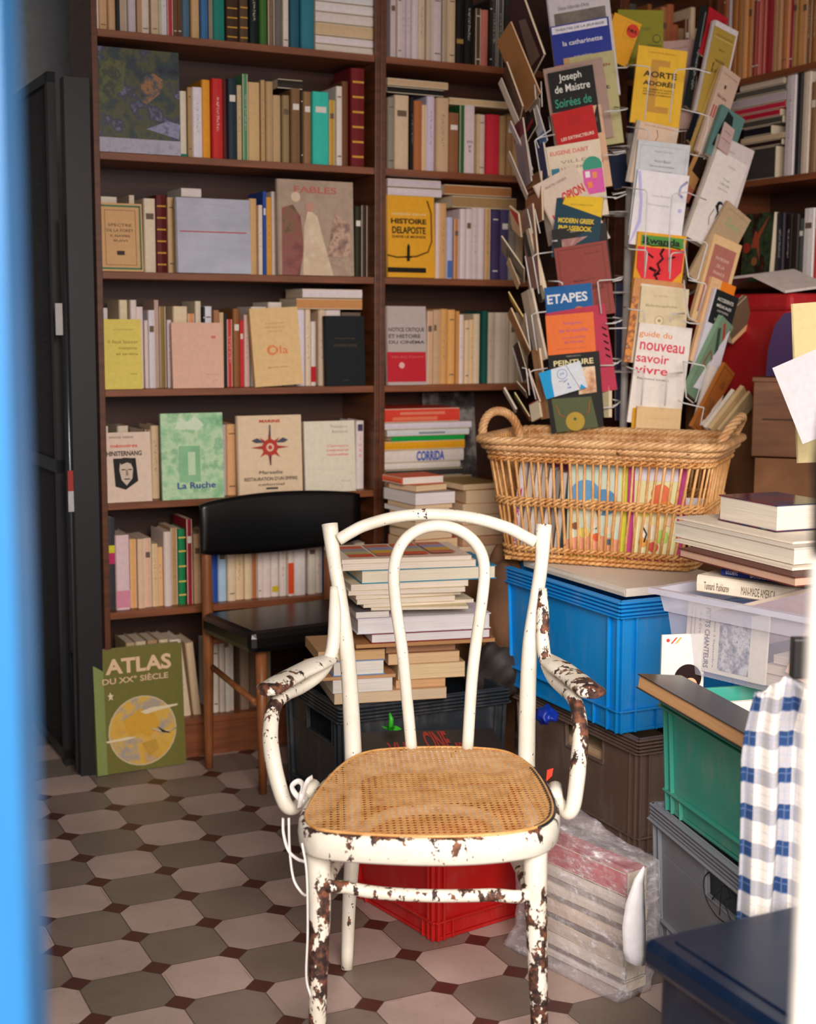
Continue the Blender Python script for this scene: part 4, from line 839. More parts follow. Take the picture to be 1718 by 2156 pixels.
cov(R2, (700, 1055), (1195, 1000), (610, 375), 4.32, -.03, .006, .014, '8a3c34', 'dusty red booklet titled Memento As de Trèfle in the rack', [('o', .06, .03, .92, .96, .008, '4a2020'), ('t', .72, .87, .3, .03, 'Édition 1951', '5a2424'), ('c', .5, .42, .40, .17, '743028'), ('c', .5, .42, .385, .16, '8a3c34'), ('t', .5, .51, .4, .035, 'MÉMENTO', '4a1c1c', .01), ('t', .5, .40, .7, .075, 'AS DE TRÈFLE', '4a1c1c', .02)])
cov(R2, (570, 1330), (1010, 1370), (520, 745), 4.31, -.03, .006, .012, '0f5a98', 'blue paperback lettered ETAPES in the rack', [('t', .47, .80, .86, .15, 'ETAPES', 'd8dce0', .025), ('c', .7, .56, .12, 'a8683c')])
cov(R2, (655, 1795), (1210, 1700), (530, 990), 4.30, -.03, .006, .010, 'b02c48', 'large crimson paperback behind the orange one in the rack', [('l', [(.9, .74), (.97, .70)], .012, K_), ('l', [(.9, .66), (.97, .62)], .012, K_), ('l', [(.9, .58), (.97, .54)], .012, K_), ('l', [(.9, .50), (.97, .46)], .012, K_), ('l', [(.9, .42), (.97, .38)], .012, K_)])
cov(R2, (572, 1600), (1020, 1640), (530, 1012), 4.288, -.03, .006, .010, 'f07838', 'orange paperback with violet lettering, Antigone de la nouille', [('t', .55, .85, .4, .055, 'Antigone', 'a05888', .01), ('t', .56, .74, .6, .055, 'de la nouille', 'a05888', .01), ('t', .56, .62, .48, .04, 'et autres petites', 'a05888'), ('t', .56, .55, .4, .04, 'de Marelle', 'a05888'), ('t', .5, .45, .62, .02, 'LES ÉDITIONS DE L\'AMITIÉ', 'b06040')])
cov(R2, (605, 2010), (1085, 1985), (555, 1385), 4.275, -.03, .006, .010, '141212', 'black paperback lettered PEINTURE with a painted figure', [('t', .5, .96, .28, .02, 'FABIEN BOUTIN', 'a09888'), ('t', .49, .865, .78, .085, 'PEINTURE', 'd8cc98', .02), ('r', .55, .2, .9, .78, mpict(['8a4a28', 'c09068', 'd8c0a0', '6a3a28'], 22, 6))])
cov(R2, (540, 1800), (945, 1790), (468, 1552), 4.262, -.03, .006, .003, 'd4dce4', 'white and sky blue leaflet with handwriting, tilted in the rack', [('p', [(0, 0), (0, 1), (.3, 1), (.24, .6), (.2, 0)], '1a90c8'), ('c', .52, .72, .12, '6a88b8'), ('c', .52, .72, .105, 'd4dce4'), ('t', .52, .72, .1, .1, 'ps', '3a68a8'), ('l', [(.66, 1), (.84, .0)], .004, '6a78a8'), ('l', [(.4, .5), (.55, .46), (.62, .5), (.5, .4)], .006, '9aa8c0'), ('t', .6, .25, .1, .2, 'l\na', '3a68a8'), ('p', [(.82, 0), (.88, .18), (.97, 0)], '1a90c8')])
cov(R2, (1060, 1970), (1130, 1965), (1060, 1550), 4.30, -.03, .006, .012, 'd8d0a8', 'folded cream papers tucked at the right of the black PEINTURE book')
cov(R2, (590, 2120), (1085, 2110), (548, 1795), 4.255, -.03, .006, .008, '161410', 'black-edged olive book with a gold disc at the rack foot', [('p', [(.1, 0), (.08, .98), (.84, .9), (.9, 0)], '4c5434'), ('c', .48, .25, .18, 'a88a30'), ('c', .48, .32, .03, '3c5a30'), ('l', [(.14, .82), (.2, .5), (.3, .4)], .01, 'b07038'), ('l', [(.8, .82), (.76, .5), (.68, .4)], .01, 'b07038')])
# --- far-left column, seen from the side
LF = [((395, 740), (552, 640), (165, 100), 4.50, -.14, .06, .016, '4a2c30', 'open-topped maroon magazine bulging out at the left of the rack top', [('p', [(.2, .1), (.8, .05), (.75, .6), (.4, .7)], '8a7468')], R1),
      ((340, 1060), (470, 860), (70, 400), 4.47, -.10, .06, .010, 'b07c4c', 'kraft brown curled paperback at the left edge of the rack top', None, R1),
      ((285, 1130), (345, 1120), (135, 715), 4.46, -.08, .05, .012, '6a4c3a', 'brown paperback under the kraft one at the left of the rack', None, R1),
      ((262, 1220), (300, 1200), (85, 790), 4.455, -.03, .05, .006, 'd8ccc0', 'thin off-white booklet at the outer left of the rack', None, R1),
      ((470, 1150), (580, 1120), (335, 1010), 4.45, -.08, .05, .006, 'a89888', 'grey curled booklet beside the wire loops, left of rack', None, R1),
      ((350, 1350), (455, 1260), (318, 1190), 4.42, -.08, .03, .01, '20181a', 'small black book with red lettering at the left of the rack', [('r', .2, .4, .8, .6, 'a02020')], R1),
      ((490, 1400), (560, 1380), (390, 1070), 4.41, -.05, .03, .006, 'dcd8e0', 'white booklet with a blue foot beside the black de Maistre book', [('r', 0, 0, 1, .3, '6a90c8')], R1),
      ((390, 1650), (420, 1640), (185, 1195), 4.43, -.04, .04, .008, 'c8c4d0', 'slim lilac white booklet leaning out at the left of the rack', None, R1),
      ((300, 1800), (400, 1760), (220, 1210), 4.45, -.10, .03, .01, '9c8c94', 'mauve grey magazine behind the slim lilac booklet, left of rack', [('r', 0, .75, 1, 1, '7a3040')], R1),
      ((345, 1890), (375, 1880), (172, 1480), 4.42, -.04, .04, .006, 'd0c8c0', 'slim cream booklet leaning out beside the second wire loop', None, R1),
      ((490, 1720), (560, 1700), (440, 1400), 4.40, -.05, .02, .014, '4a4a70', 'dark violet grey book behind the wire loop left of Eugène Dabit', None, R1),
      ((350, 2150), (500, 2100), (335, 1690), 4.41, -.08, .03, .014, '8a5c40', 'brown book with dark bands, left column of the rack', [('r', .1, .6, .9, .64, '4a2a20'), ('r', .1, .7, .9, .74, '4a2a20')], R1),
      ((560, 2330), (640, 2310), (460, 1750), 4.39, -.05, .03, .014, 'c0b0a4', 'beige book between the wires left of the tilted cream paperback', None, R1),
      ((300, 270), (385, 250), (215, 190), 4.42, -.08, .05, .012, 'd8b890', 'cream paperback with a red corner at the outer left of the rack', [('p', [(.4, 0), (.9, 1), (1, 0)], 'b83030')], R2),
      ((375, 790), (480, 700), (300, 30), 4.41, -.10, .04, .012, 'a88478', 'dusty pink magazine in the left column of the rack', None, R2),
      ((325, 705), (372, 640), (115, 400), 4.40, -.10, .05, .010, '8a8680', 'grey paperback with small print leaning out left of rack', [('r', .2, .5, .8, .53, '4a4a4a'), ('r', .2, .6, .8, .63, '4a4a4a'), ('r', .2, .7, .8, .73, '4a4a4a')], R2),
      ((262, 760), (300, 750), (160, 510), 4.405, -.04, .03, .006, 'c8b090', 'narrow tan booklet at the outer left of the rack middle', None, R2),
      ((470, 890), (535, 880), (312, 240), 4.38, -.06, .04, .030, '2c302e', 'thick charcoal book with a cream fore edge in the left column', [('r', .62, 0, 1, 1, 'd8ccb0')], R2),
      ((335, 1095), (350, 1080), (198, 860), 4.39, -.08, .03, .008, 'c8a820', 'yellow booklet leaning out at the left of the rack', None, R2),
      ((440, 1460), (540, 1440), (300, 800), 4.37, -.07, .03, .016, 'b8aca8', 'pale mauve paperback with a worn spine in the left column', [('r', .6, 0, 1, 1, 'd0c4b8')], R2),
      ((350, 1400), (400, 1380), (170, 1000), 4.39, -.08, .03, .010, 'a87848', 'tan brown booklet at the outer left of the lower rack', None, R2),
      ((310, 1640), (375, 1620), (215, 1310), 4.38, -.06, .03, .008, '1c1a1c', 'black booklet with a white edge at the lower left of the rack', [('r', 0, 0, .18, 1, 'd8d8e0')], R2),
      ((455, 1850), (480, 1840), (345, 1540), 4.36, -.05, .02, .012, '8a3838', 'dull red book between the lower wire loops of the rack', None, R2),
      ((490, 1990), (560, 1970), (398, 1335), 4.35, -.05, .02, .014, 'c8986c', 'light brown book standing tall at the lower left of the rack', [('r', .62, .0, .7, 1, '9a7050')], R2),
      ((355, 1790), (380, 1780), (270, 1690), 4.37, -.05, .02, .008, '8a7060', 'small taupe booklet low in the left column of the rack', None, R2),
      ((245, 1930), (265, 1920), (130, 1725), 4.375, -.05, .02, .010, 'dcdcdc', 'white rolled paper at the lower left foot of the rack', None, R2),
      ((380, 2010), (400, 2000), (240, 1785), 4.36, -.10, .02, .008, '8a8430', 'olive green and red booklet at the lower left of the rack', [('r', 0, 0, 1, .3, 'a03038')], R2),
      ((400, 2010), (490, 2000), (375, 1845), 4.34, -.04, .02, .014, 'd8ccb8', 'cream booklet with a red top edge by the basket handle', [('r', 0, .93, 1, 1, '8a2030')], R2)]
for bl, br, tl, Y, dr, du, t, hx, lab, dc, R in LF: cov(R, bl, br, tl, Y, dr, du, t*.5, hx, lab, dc)
# --- centre column
cov(R3, (45, 560), (420, 640), (45, 80), 4.60, .02, .006, .010, '8a8628', 'olive yellow booklet with small drawings behind the yellow one, rack top', [('t', .62, .66, .2, .06, 'TOIT', '4a4a28'), ('c', .85, .5, .09, '4a4a28'), ('c', .85, .5, .07, '8a8628'), ('t', .8, .38, .3, .04, 'Maisons', '3a3a28')])
cov(R3, (-110, 470), (112, 580), (20, 105), 4.50, .02, .006, .006, 'e0a028', 'golden yellow diamond-set booklet with a red F.M.R. oval', [('c', .78, .78, .22, 'c83a28'), ('t', .78, .78, .34, .08, 'F.M.R.', '281808', .03), ('o', .5, .6, 1.0, .93, .006, '8a6a20')])
cov(R3, (145, 1030), (560, 1062), (218, 380), 4.43, .02, .006, .010, 'e0b030', 'yellow paperback titled Aorte Adorée in the rack', [('t', .5, .93, .58, .02, 'CHRISTOPHE RENAULT', '9a6a20', .01), ('p', [(.3, .84), (.68, .84), (.68, .76), (.46, .76), (.46, .24), (.74, .24), (.74, .16), (.3, .16)], 'b88838'), ('t', .5, .65, .68, .08, 'AORTE', '3a2c20', .03), ('t', .5, .54, .66, .075, 'ADORÉE', '3a2c20', .03), ('t', .5, .455, .62, .02, 'DE L\'OMBRE ET AUTRES', '4a3820', .01), ('t', .5, .42, .62, .02, 'INTEMPORELLES QUAND ON', '4a3820', .01), ('t', .5, .385, .62, .02, 'S\'ENNUIE LE DIMANCHE', '4a3820', .01)])
cov(R3, (110, 1530), (470, 1570), (205, 1012), 4.415, .02, .006, .008, 'd4b8a0', 'pinkish cream spiral-bound notebook below Aorte Adorée', [('r', 0, 0, .08, 1, 'a09890'), ('t', .55, .95, .7, .03, 'Journal de L\'Afrique', 'a06858'), ('l', [(.5, .9), (.55, .8), (.5, .72), (.6, .68)], .008, 'a06858')])
cov(R3, (130, 1990), (570, 2010), (218, 1178), 4.40, .02, .006, .010, 'c4c8cc', 'pale blue-grey framed booklet above the white one, rack centre', [('o', .06, .03, .94, .95, .006, '9aa4aa'), ('t', .5, .90, .36, .022, 'Victor Gardon', '8a9098'), ('t', .5, .80, .32, .03, 'Victor Bauer', '7a8288'), ('t', .5, .745, .48, .028, 'Fait un peu la musique', '7a8288'), ('t', .5, .69, .4, .028, 'que celle un soupir', '7a8288')])
cov(R3, (135, 2060), (570, 2080), (215, 1430), 4.385, .02, .006, .008, 'f0ecf0', 'bright white paperback with lilac swirls in the rack centre', [('p', [(.0, .98), (.06, .98), (.16, .6), (.18, .3), (.02, -.0), (.0, .0), (.12, .34), (.1, .6)], 'b0acd8'), ('l', [(.98, .92), (.86, .84), (.84, .74), (.92, .70)], .022, 'b0acd8'), ('c', .9, .52, .04, 'b0acd8'), ('t', .5, .68, .36, .022, 'Charles Baudouin', 'a8a4b0'), ('t', .5, .56, .46, .025, 'De l\'errance et de la', 'a8a4b0')])
cov(R4, (150, 800), (560, 830), (215, 188), 4.37, .02, .006, .012, 'e8a828', 'Rwanda paperback in red yellow and green in the rack centre', [('p', [(.02, .8), (.98, .8), (.97, .5), (.8, .36), (.72, .1), (.3, .1), (.16, .36), (.04, .5)], 'd83038'), ('r', .08, .82, .95, .96, '4a8a38'), ('t', .5, .89, .76, .095, 'Rwanda', '1a2018', .035), ('l', [(.56, .8), (.5, .72), (.56, .66), (.46, .58), (.52, .5), (.44, .42), (.5, .34), (.44, .26), (.5, .1)], .024, '28181a'), ('l', [(.3, .52), (.44, .48), (.4, .42), (.52, .46)], .03, '28181a'), ('l', [(.22, .72), (.36, .66)], .016, '28181a'), ('l', [(.66, .66), (.8, .7)], .016, '28181a'), ('l', [(.1, .86), (.3, .82), (.6, .84), (.9, .81)], .01, '3a2018')])
cov(R4, (95, 1290), (520, 1330), (185, 578), 4.355, .02, .006, .012, 'c88c58', 'light brown folder holding a cream booklet in the rack centre', [('r', .0, .0, .14, .78, mpict(['b04828', 'd89030', '7a3020', 'e0c090'], 50, 4)), ('r', .14, 0, 1, .94, 'e4d8c0')])
cov(R4, (190, 1320), (590, 1340), (245, 650), 4.34, .02, .006, .008, 'd4c4a0', 'aged cream Bibliophile booklet in the rack centre', [('t', .42, .89, .3, .025, 'LE LIVRE', 'a89878'), ('t', .45, .76, .66, .04, 'Bibliophile', '9a8a6c', .01), ('c', .42, .58, .1, 'a89878'), ('c', .42, .58, .085, 'd4c4a0'), ('c', .42, .58, .03, '8a8068')])
cov(R4, (120, 1800), (565, 1830), (228, 958), 4.325, .02, .006, .014, 'ece4dc', 'white paperback titled guide du nouveau savoir vivre', [('t', .33, .89, .62, .075, 'guide du', 'd88038', .01), ('t', .48, .775, .84, .08, 'nouveau', 'c83050', .012), ('t', .33, .655, .62, .085, 'savoir', 'c83050', .012), ('t', .33, .54, .62, .08, 'vivre', 'c83050', .012), ('t', .38, .45, .6, .025, 'Raymond Lindon', '4a4444')])
cov(R4, (185, 1960), (560, 1970), (208, 1665), 4.31, .02, .006, .012, 'd8b888', 'tan booklet just above the basket rim in the rack centre', [('t', .45, .68, .5, .02, 'LES CAHIERS', 'b89468')])
cov(R4, (170, 1950), (190, 1950), (190, 1680), 4.315, .02, .006, .008, 'd8a028', 'thin yellow booklet edge left of the tan one above the basket')
# --- column facing right
RFc = [((618, 890), (662, 905), (772, 38), 4.56, .03, .05, .010, '20282a', 'black Interventions paperback, spine facing out at rack top right', [('t', .5, .38, .46, .4, 'I\nN\nT\nE\nR\nV\nE\nN\nT\nI\nO\nN\nS', 'c8ccc4'), ('r', .4, .6, .6, .95, mpict(['20282a', '8a928c', '20282a'], 300, 2))], R3),
       ((690, 420), (860, 470), (820, 55), 4.60, .03, .05, .010, 'b02430', 'red card behind the gold-covered book at the rack top right', [('l', [(.7, .75), (.8, .9), (.85, .7), (.78, .6)], .02, K_)], R3),
       ((704, 935), (905, 1010), (868, 165), 4.54, .05, .05, .022, 'd8d0d4', 'white book with a gold cover panel at the rack top right', [('r', .03, .0, .93, .94, 'a88c40'), ('t', .5, .86, .7, .02, 'COLLECTION DES CLASSIQUES', '5a4a20'), ('r', .1, .83, .9, .835, 'd8c890'), ('t', .5, .72, .24, .02, 'BALZAC', '4a3a20'), ('t', .5, .60, .4, .035, 'TRAGÉDIES', '4a3a20'), ('t', .5, .48, .5, .035, 'EURIPIDE', '4a3a20')], R3),
       ((640, 1180), (700, 1200), (855, 525), 4.53, .04, .05, .012, '161a22', 'black paperback with white spine marks right of the rack centre', [('r', .3, .1, .6, .9, mpict(['161a22', 'c8ccd0', '161a22', '161a22'], 260, 5))], R3),
       ((660, 1270), (720, 1290), (925, 560), 4.52, .04, .05, .012, 'b89858', 'ochre edged paperback leaning right beside the pink one', None, R3),
       ((705, 1270), (860, 1330), (940, 552), 4.50, .05, .05, .012, 'ccb09c', 'pinkish paperback with red bars leaning right in the rack', [('t', .5, .93, .8, .02, 'CAHIERS DE LA QUINZAINE', '7a4a40'), ('t', .4, .8, .1, .04, 'I', '3a2a28'), ('t', .4, .68, .5, .04, 'Belles Lettres', '4a3a38'), ('p', [(.1, .42), (.16, .42), (.16, .56), (.1, .56)], 'a84040'), ('r', .22, .42, .28, .56, 'a84040'), ('r', .34, .42, .4, .56, 'a84040'), ('r', .46, .42, .52, .56, 'a84040')], R3),
       ((790, 1290), (1000, 1330), (928, 880), 4.49, .05, .04, .016, '5c807c', 'teal picture book with a dark figure, right side of the rack', [('p', [(.1, .2), (.3, .95), (.55, .9), (.7, .5), (.5, .2)], '1c2420')], R3),
       ((890, 1240), (980, 1260), (950, 1028), 4.47, .03, .03, .004, 'c4a8a4', 'small pink card in front of the teal picture book', [('t', .5, .7, .6, .06, 'EXPOSITION', '7a5a58'), ('t', .5, .4, .8, .05, 'PHOTOGRAPHIES', '7a5a58')], R3),
       ((575, 1650), (650, 1680), (890, 960), 4.50, .04, .05, .016, 'c09058', 'tan and black patterned book leaning behind the white glossy one', [('r', 0, .3, 1, .55, '2a1c18'), ('r', 0, 0, 1, .16, 'b06850')], R3),
       ((640, 1960), (960, 2060), (893, 1130), 4.46, .05, .05, .020, 'ccc0c0', 'pinkish white book behind the glossy white one, rack right', [('t', .45, .89, .16, .015, 'NOUVELLES', '6a5a5a')], R3),
       ((612, 1990), (900, 2040), (880, 1252), 4.44, .05, .05, .028, 'dcd4d0', 'glossy white book with a small ink drawing, rack right', [('t', .6, .89, .26, .018, 'SOLLERTINSKY', '8a8280'), ('t', .56, .74, .22, .028, 'Twigh', '7a8a7c'), ('t', .56, .69, .3, .028, 'à découdre', '7a8a7c'), ('t', .56, .63, .3, .015, 'Roger Perdreau', '5a5252'), ('c', .62, .47, .09, '1c1c1c'), ('c', .66, .455, .06, 'd0c8c4'), ('p', [(.5, .44), (.56, .48), (.66, .38), (.6, .30), (.62, .38)], '1c1c1c'), ('l', [(.5, .4), (.44, .3), (.5, .22)], .01, '9a928e')], R3),
       ((640, 2320), (870, 2400), (975, 1695), 4.42, .05, .05, .012, 'b09878', 'beige book with faint green script leaning right in the rack', [('t', .5, .80, .5, .09, 'Zend', '8a9c74', .01), ('r', .1, .94, .9, .945, '8a7458')], R3),
       ((660, 940), (900, 1010), (862, 208), 4.41, .05, .04, .016, 'dcb888', 'cream paperback with a mauve title panel, rack right', [('r', .1, .12, .88, .9, 'a4685c'), ('t', .48, .76, .46, .035, 'PATRONS', 'dcc0b0'), ('t', .48, .68, .28, .035, 'DE LA', 'dcc0b0'), ('t', .48, .60, .4, .035, 'FRANCE', 'dcc0b0'), ('t', .48, .52, .56, .035, 'OCCIDENTALE', 'dcc0b0')], R4),
       ((650, 1280), (860, 1330), (842, 570), 4.39, .05, .04, .012, 'dcb488', 'cream paperback with an orange corner tag, rack right', [('r', .42, .84, 1, 1, 'd87820'), ('t', .22, .93, .26, .02, 'classic', 'b89468')], R4),
       ((640, 1490), (850, 1530), (868, 668), 4.375, .05, .04, .012, 'd0ccd8', 'lilac white paperback with a black title label, rack right', [('r', .06, .66, 1, 1, '1c2222'), ('t', .52, .915, .66, .035, 'ACCIDENTS', 'd8d4cc', .01), ('t', .52, .855, .6, .035, 'MÉDICALES', 'd8d4cc', .01), ('t', .52, .80, .46, .02, 'HISTOIRES', 'c8c4bc'), ('t', .52, .71, .5, .025, 'Edition Danoise', 'c8c4bc')], R4),
       ((615, 1540), (705, 1640), (930, 902), 4.36, .06, .04, .016, '7c9c80', 'grey-green paperback with a dark slanted title, leaning at rack right', [('p', [(.3, .93), (.4, .97), (.9, .78), (.8, .74)], 'a84840'), ('p', [(.1, .84), (.25, .88), (.95, .55), (.8, .5)], '3a5040'), ('l', [(.2, .42), (.3, .58), (.6, .52), (.7, .36), (.2, .42)], .05, '8a6040')], R4),
       ((960, 905), (1062, 1080), (1135, 735), 4.44, .08, .04, .018, '6c5c48', 'worn brown-grey paperback leaning out far right of the rack', [('r', .85, .0, 1, 1, 'd8b484')], R4),
       ((690, 1800), (860, 1850), (820, 1315), 4.36, .04, .04, .010, 'd8d0c8', 'off-white paperback behind the brown engraved cover, lower rack right', None, R4),
       ((668, 1840), (765, 1900), (952, 1300), 4.34, .06, .04, .012, 'a8642c', 'brown paperback with an engraved cover, lower rack right', [('o', .06, .04, .94, .96, .02, '6a3c18'), ('c', .6, .74, .18, '8a5024'), ('r', .2, .2, .7, .5, mpict(['a8642c', '7a4820', 'a8642c'], 60, 1))], R4),
       ((790, 1850), (850, 1900), (1030, 1530), 4.35, .05, .04, .012, 'dcd4c4', 'white paperback leaning low at the right foot of the rack', None, R4),
       ((830, 1860), (920, 1900), (1110, 1500), 4.34, .05, .04, .014, 'd8bc8c', 'thick cream book leaning low at the right foot of the rack', None, R4),
       ((900, 1870), (990, 1900), (1165, 1545), 4.33, .05, .04, .010, 'd4b88c', 'beige book with small vertical print, lowest at the rack right', [('l', [(.6, .8), (.6, .6)], .02, '5a5a6a')], R4)]
for bl, br, tl, Y, dr, du, t, hx, lab, dc, R in RFc: cov(R, bl, br, tl, Y, dr, du, t, hx, lab, dc)
cov(R3, (425, 1100), (700, 1000), (425, 350), 4.66, -.02, .03, .006, 'b89890', 'pale pink magazine seen in the gap right of Aorte Adorée', [('l', [(.1, .9), (.7, .92)], .006, 'a06060')])
cov(R1, (1180, 1790), (1345, 1780), (1120, 1480), 4.55, .0, .02, .01, '10203c', 'dark navy book seen in the gap left of the white swirl book')
cov(R2, (1185, 2000), (1300, 2000), (1185, 700), 4.62, .0, .02, .02, '141c44', 'tall dark navy book deep in the gap left of the centre column')
wires(R3, [[(110, 550, .05), (190, 550), (300, 565), (318, 590), (270, 1012)], [(800, 600, .06), (645, 580), (540, 590), (520, 620), (480, 1035)], [(120, 1070, .05), (280, 1092), (305, 1110), (297, 1170)], [(625, 1105, .04), (525, 1112), (508, 1125), (505, 1185)], [(80, 1580, .05), (270, 1605), (292, 1630), (280, 1900), (270, 2300)], [(790, 1690, .06), (625, 1625), (520, 1638), (502, 1655), (480, 1920), (475, 2300)], [(0, 945), (110, 925), (125, 915, .04), (10, 905, .08)], [(0, 1290), (105, 1275), (115, 1285), (0, 1310)], [(0, 1645), (110, 1620), (118, 1640), (20, 1680), (0, 1665)],
           [(580, 920), (740, 960), (812, 985), (795, 1100), (730, 1310)], [(650, 570, .02), (700, 580), (830, 620, -.01)], [(645, 1300), (780, 1330), (770, 1345)]], 4.30)
wires(R4, [[(105, 325, .05), (150, 340), (280, 350), (292, 370), (270, 580)], [(612, 365, .04), (510, 372), (492, 390), (482, 590)], [(92, 828, .05), (150, 848), (262, 862), (270, 880), (265, 950)], [(605, 883, .04), (505, 886), (490, 900), (486, 955)], [(85, 1322, .05), (150, 1345), (250, 1376), (262, 1400), (240, 1660)], [(590, 1382, .04), (480, 1390), (460, 1405), (440, 1665)],
           [(600, 255), (780, 280), (800, 300), (720, 590), (700, 605), (640, 575), (600, 280)], [(640, 600), (780, 630), (790, 650), (710, 940), (690, 945), (640, 915), (600, 600)], [(590, 940), (650, 965), (780, 975)], [(590, 1290), (650, 1300), (775, 1325), (785, 1350), (700, 1630), (680, 1640), (620, 1590), (600, 1300)], [(550, 1615), (600, 1640), (770, 1680), (740, 1830)], [(0, 600), (60, 580), (95, 572), (70, 598), (0, 612)], [(0, 960), (60, 950), (92, 928), (0, 915)], [(0, 1300), (40, 1305), (80, 1270), (0, 1265)], [(0, 1660), (30, 1660), (66, 1625), (0, 1610)]], 4.27, .0022)
wires(R1, [[(1090, 1055, -.02), (1240, 1040), (1305, 1030, .03), (1250, 1020, .06)], [(1075, 1465, -.02), (1210, 1462), (1290, 1435, .03), (1150, 1430, .06)], [(1060, 1860, -.02), (1210, 1868), (1290, 1835, .03), (1160, 1825, .06)], [(560, 1105, .06), (580, 1230), (440, 1320), (470, 1400)], [(620, 1270, .02), (480, 1300), (430, 1330), (490, 1700)], [(360, 1350), (410, 1660)], [(430, 800), (440, 940)], [(490, 770), (500, 1010)], [(1210, 640), (1300, 640, .03), (1330, 610, .05)]], 4.33)
wires(R2, [[(600, 405, .03), (450, 425), (410, 450), (470, 800)], [(340, 445), (400, 790)], [(560, 680, .03), (660, 685), (690, 700), (692, 720)], [(1060, 990), (1025, 690), (1045, 675), (1180, 668), (1270, 640, .03), (1190, 630, .06)], [(1100, 1085), (1190, 1080), (1270, 1035, .03), (1110, 1030, .06)], [(1050, 1480), (1170, 1478), (1250, 1430, .03), (1190, 1420, .06)], [(1050, 1880), (1170, 1875), (1240, 1820, .03), (1180, 1810, .06)], [(540, 970), (450, 980), (400, 1000), (450, 1340)], [(340, 985), (390, 1330)], [(550, 1505, .02), (420, 1525), (380, 1545), (440, 1800)], [(310, 1500), (350, 1510), (380, 1760)], [(1130, 1130), (1300, 1125)], [(360, 0), (410, 230)], [(430, 0), (480, 230)], [(570, 305, .03), (640, 300)]], 4.26, .0022)
# ================================================================ BOOK PILES
def vec(psi): return Vector((math.cos(psi), math.sin(psi), 0))
def pile(base, psi, z0, off, sc, items, where, group):
    """items bottom to top: (xc, xr, ytop, ybot, depth, colour, face, label, opts) in crop pixels, measured on the front face"""
    z = z0; X = vec(psi); n = Vector((-X.y, X.x, 0))
    for it in items:
        xc, xr, yt, yb, d, c, face, lab = it[:8]; o = it[8] if len(it) > 8 else {}
        b = Vector(base)+n*o.get('in', 0)
        P = onplane(off[0]+xc/sc, off[1]+yb/sc, b, n); Q = onplane(off[0]+xr/sc, off[1]+yb/sc, b, n); T = onplane(off[0]+xc/sc, off[1]+yt/sc, b, n)
        wx = (Q-P).dot(X); t = max(.003, o.get('t', T.z-P.z))
        p2 = psi+o.get('yaw', 0)
        lie((P.x, P.y, z+.0004), p2, wx, d, t, c, lab+where, group, face, o.get('hard', False), o.get('page', 'f0e2d2'), o.get('deco'), matc=o.get('mat'))
        z += t+.0008
    return z
K6 = ((520, 1030), 2.2026); GP = 'books piled on the dark crate'
psiP = math.radians(14)
bs = Vector((-.17, 3.64, 0))
zL = pile(bs, psiP, .348, *K6, [
    (405, 925, 950, 1000, .24, 'c09c78', 'fore', 'broad tan folder, lowest layer of the pile', {'page': 'd8c0a0'}),
    (398, 675, 900, 960, .22, 'dcdce4', 'fore', 'white book low at the left of the pile', {'page': 'f0eae0'}),
    (330, 690, 885, 900, .22, 'b8865c', 'fore', 'brown folder sticking out left low in the pile', {'page': 'c89c70'}),
    (398, 640, 815, 885, .20, '6a90c0', 'fore', 'white block with blue boards at the left of the pile', {'page': 'f4eee4', 'hard': True}),
    (330, 640, 765, 812, .20, 'b8906c', 'fore', 'tan worn paperback above the blue-edged book', {'page': 'd0a878'})], ' on the dark crate', GP)
zR = pile(bs, psiP, .348+.027, *K6, [
    (690, 920, 925, 965, .2, 'a07850', 'fore', 'brown book low at the right of the pile', {'page': 'd4a878', 'in': .02}),
    (700, 1010, 845, 915, .2, 'c8a078', 'fore', 'thick cream book at the right of the pile', {'page': 'e8cca0', 'in': .02}),
    (655, 985, 790, 840, .2, 'b08a64', 'fore', 'tan paperback at the right of the pile', {'page': 'e0bc90', 'in': .02}),
    (645, 965, 735, 785, .2, 'a87c5c', 'spine', 'brown rounded-spine book at the right of the pile', {'in': .02, 'hard': True})], ' on the dark crate', GP)
zz = max(zL, zR)+.001
zz = pile(bs+Vector((0, -.03, 0)), psiP, zz, *K6, [
    (505, 1150, 715, 740, .26, 'a8784c', 'fore', 'torn brown cardboard sheet in the middle of the pile', {'page': 'b88858', 't': .010}),
    (575, 1130, 690, 735, .26, '7a2028', 'fore', 'white album with a dark red cover edge in the pile', {'hard': True, 'page': 'f0ecec'}),
    (510, 1130, 600, 672, .27, 'd0ccd4', 'fore', 'big thick white album in the middle of the pile', {'hard': True, 'page': 'f2eeee'}),
    (505, 660, 560, 590, .22, '6a6468', 'fore', 'grey-topped catalogue at the left of the pile', {'page': 'e8e0dc'}),
    ], ' on the dark crate', GP)
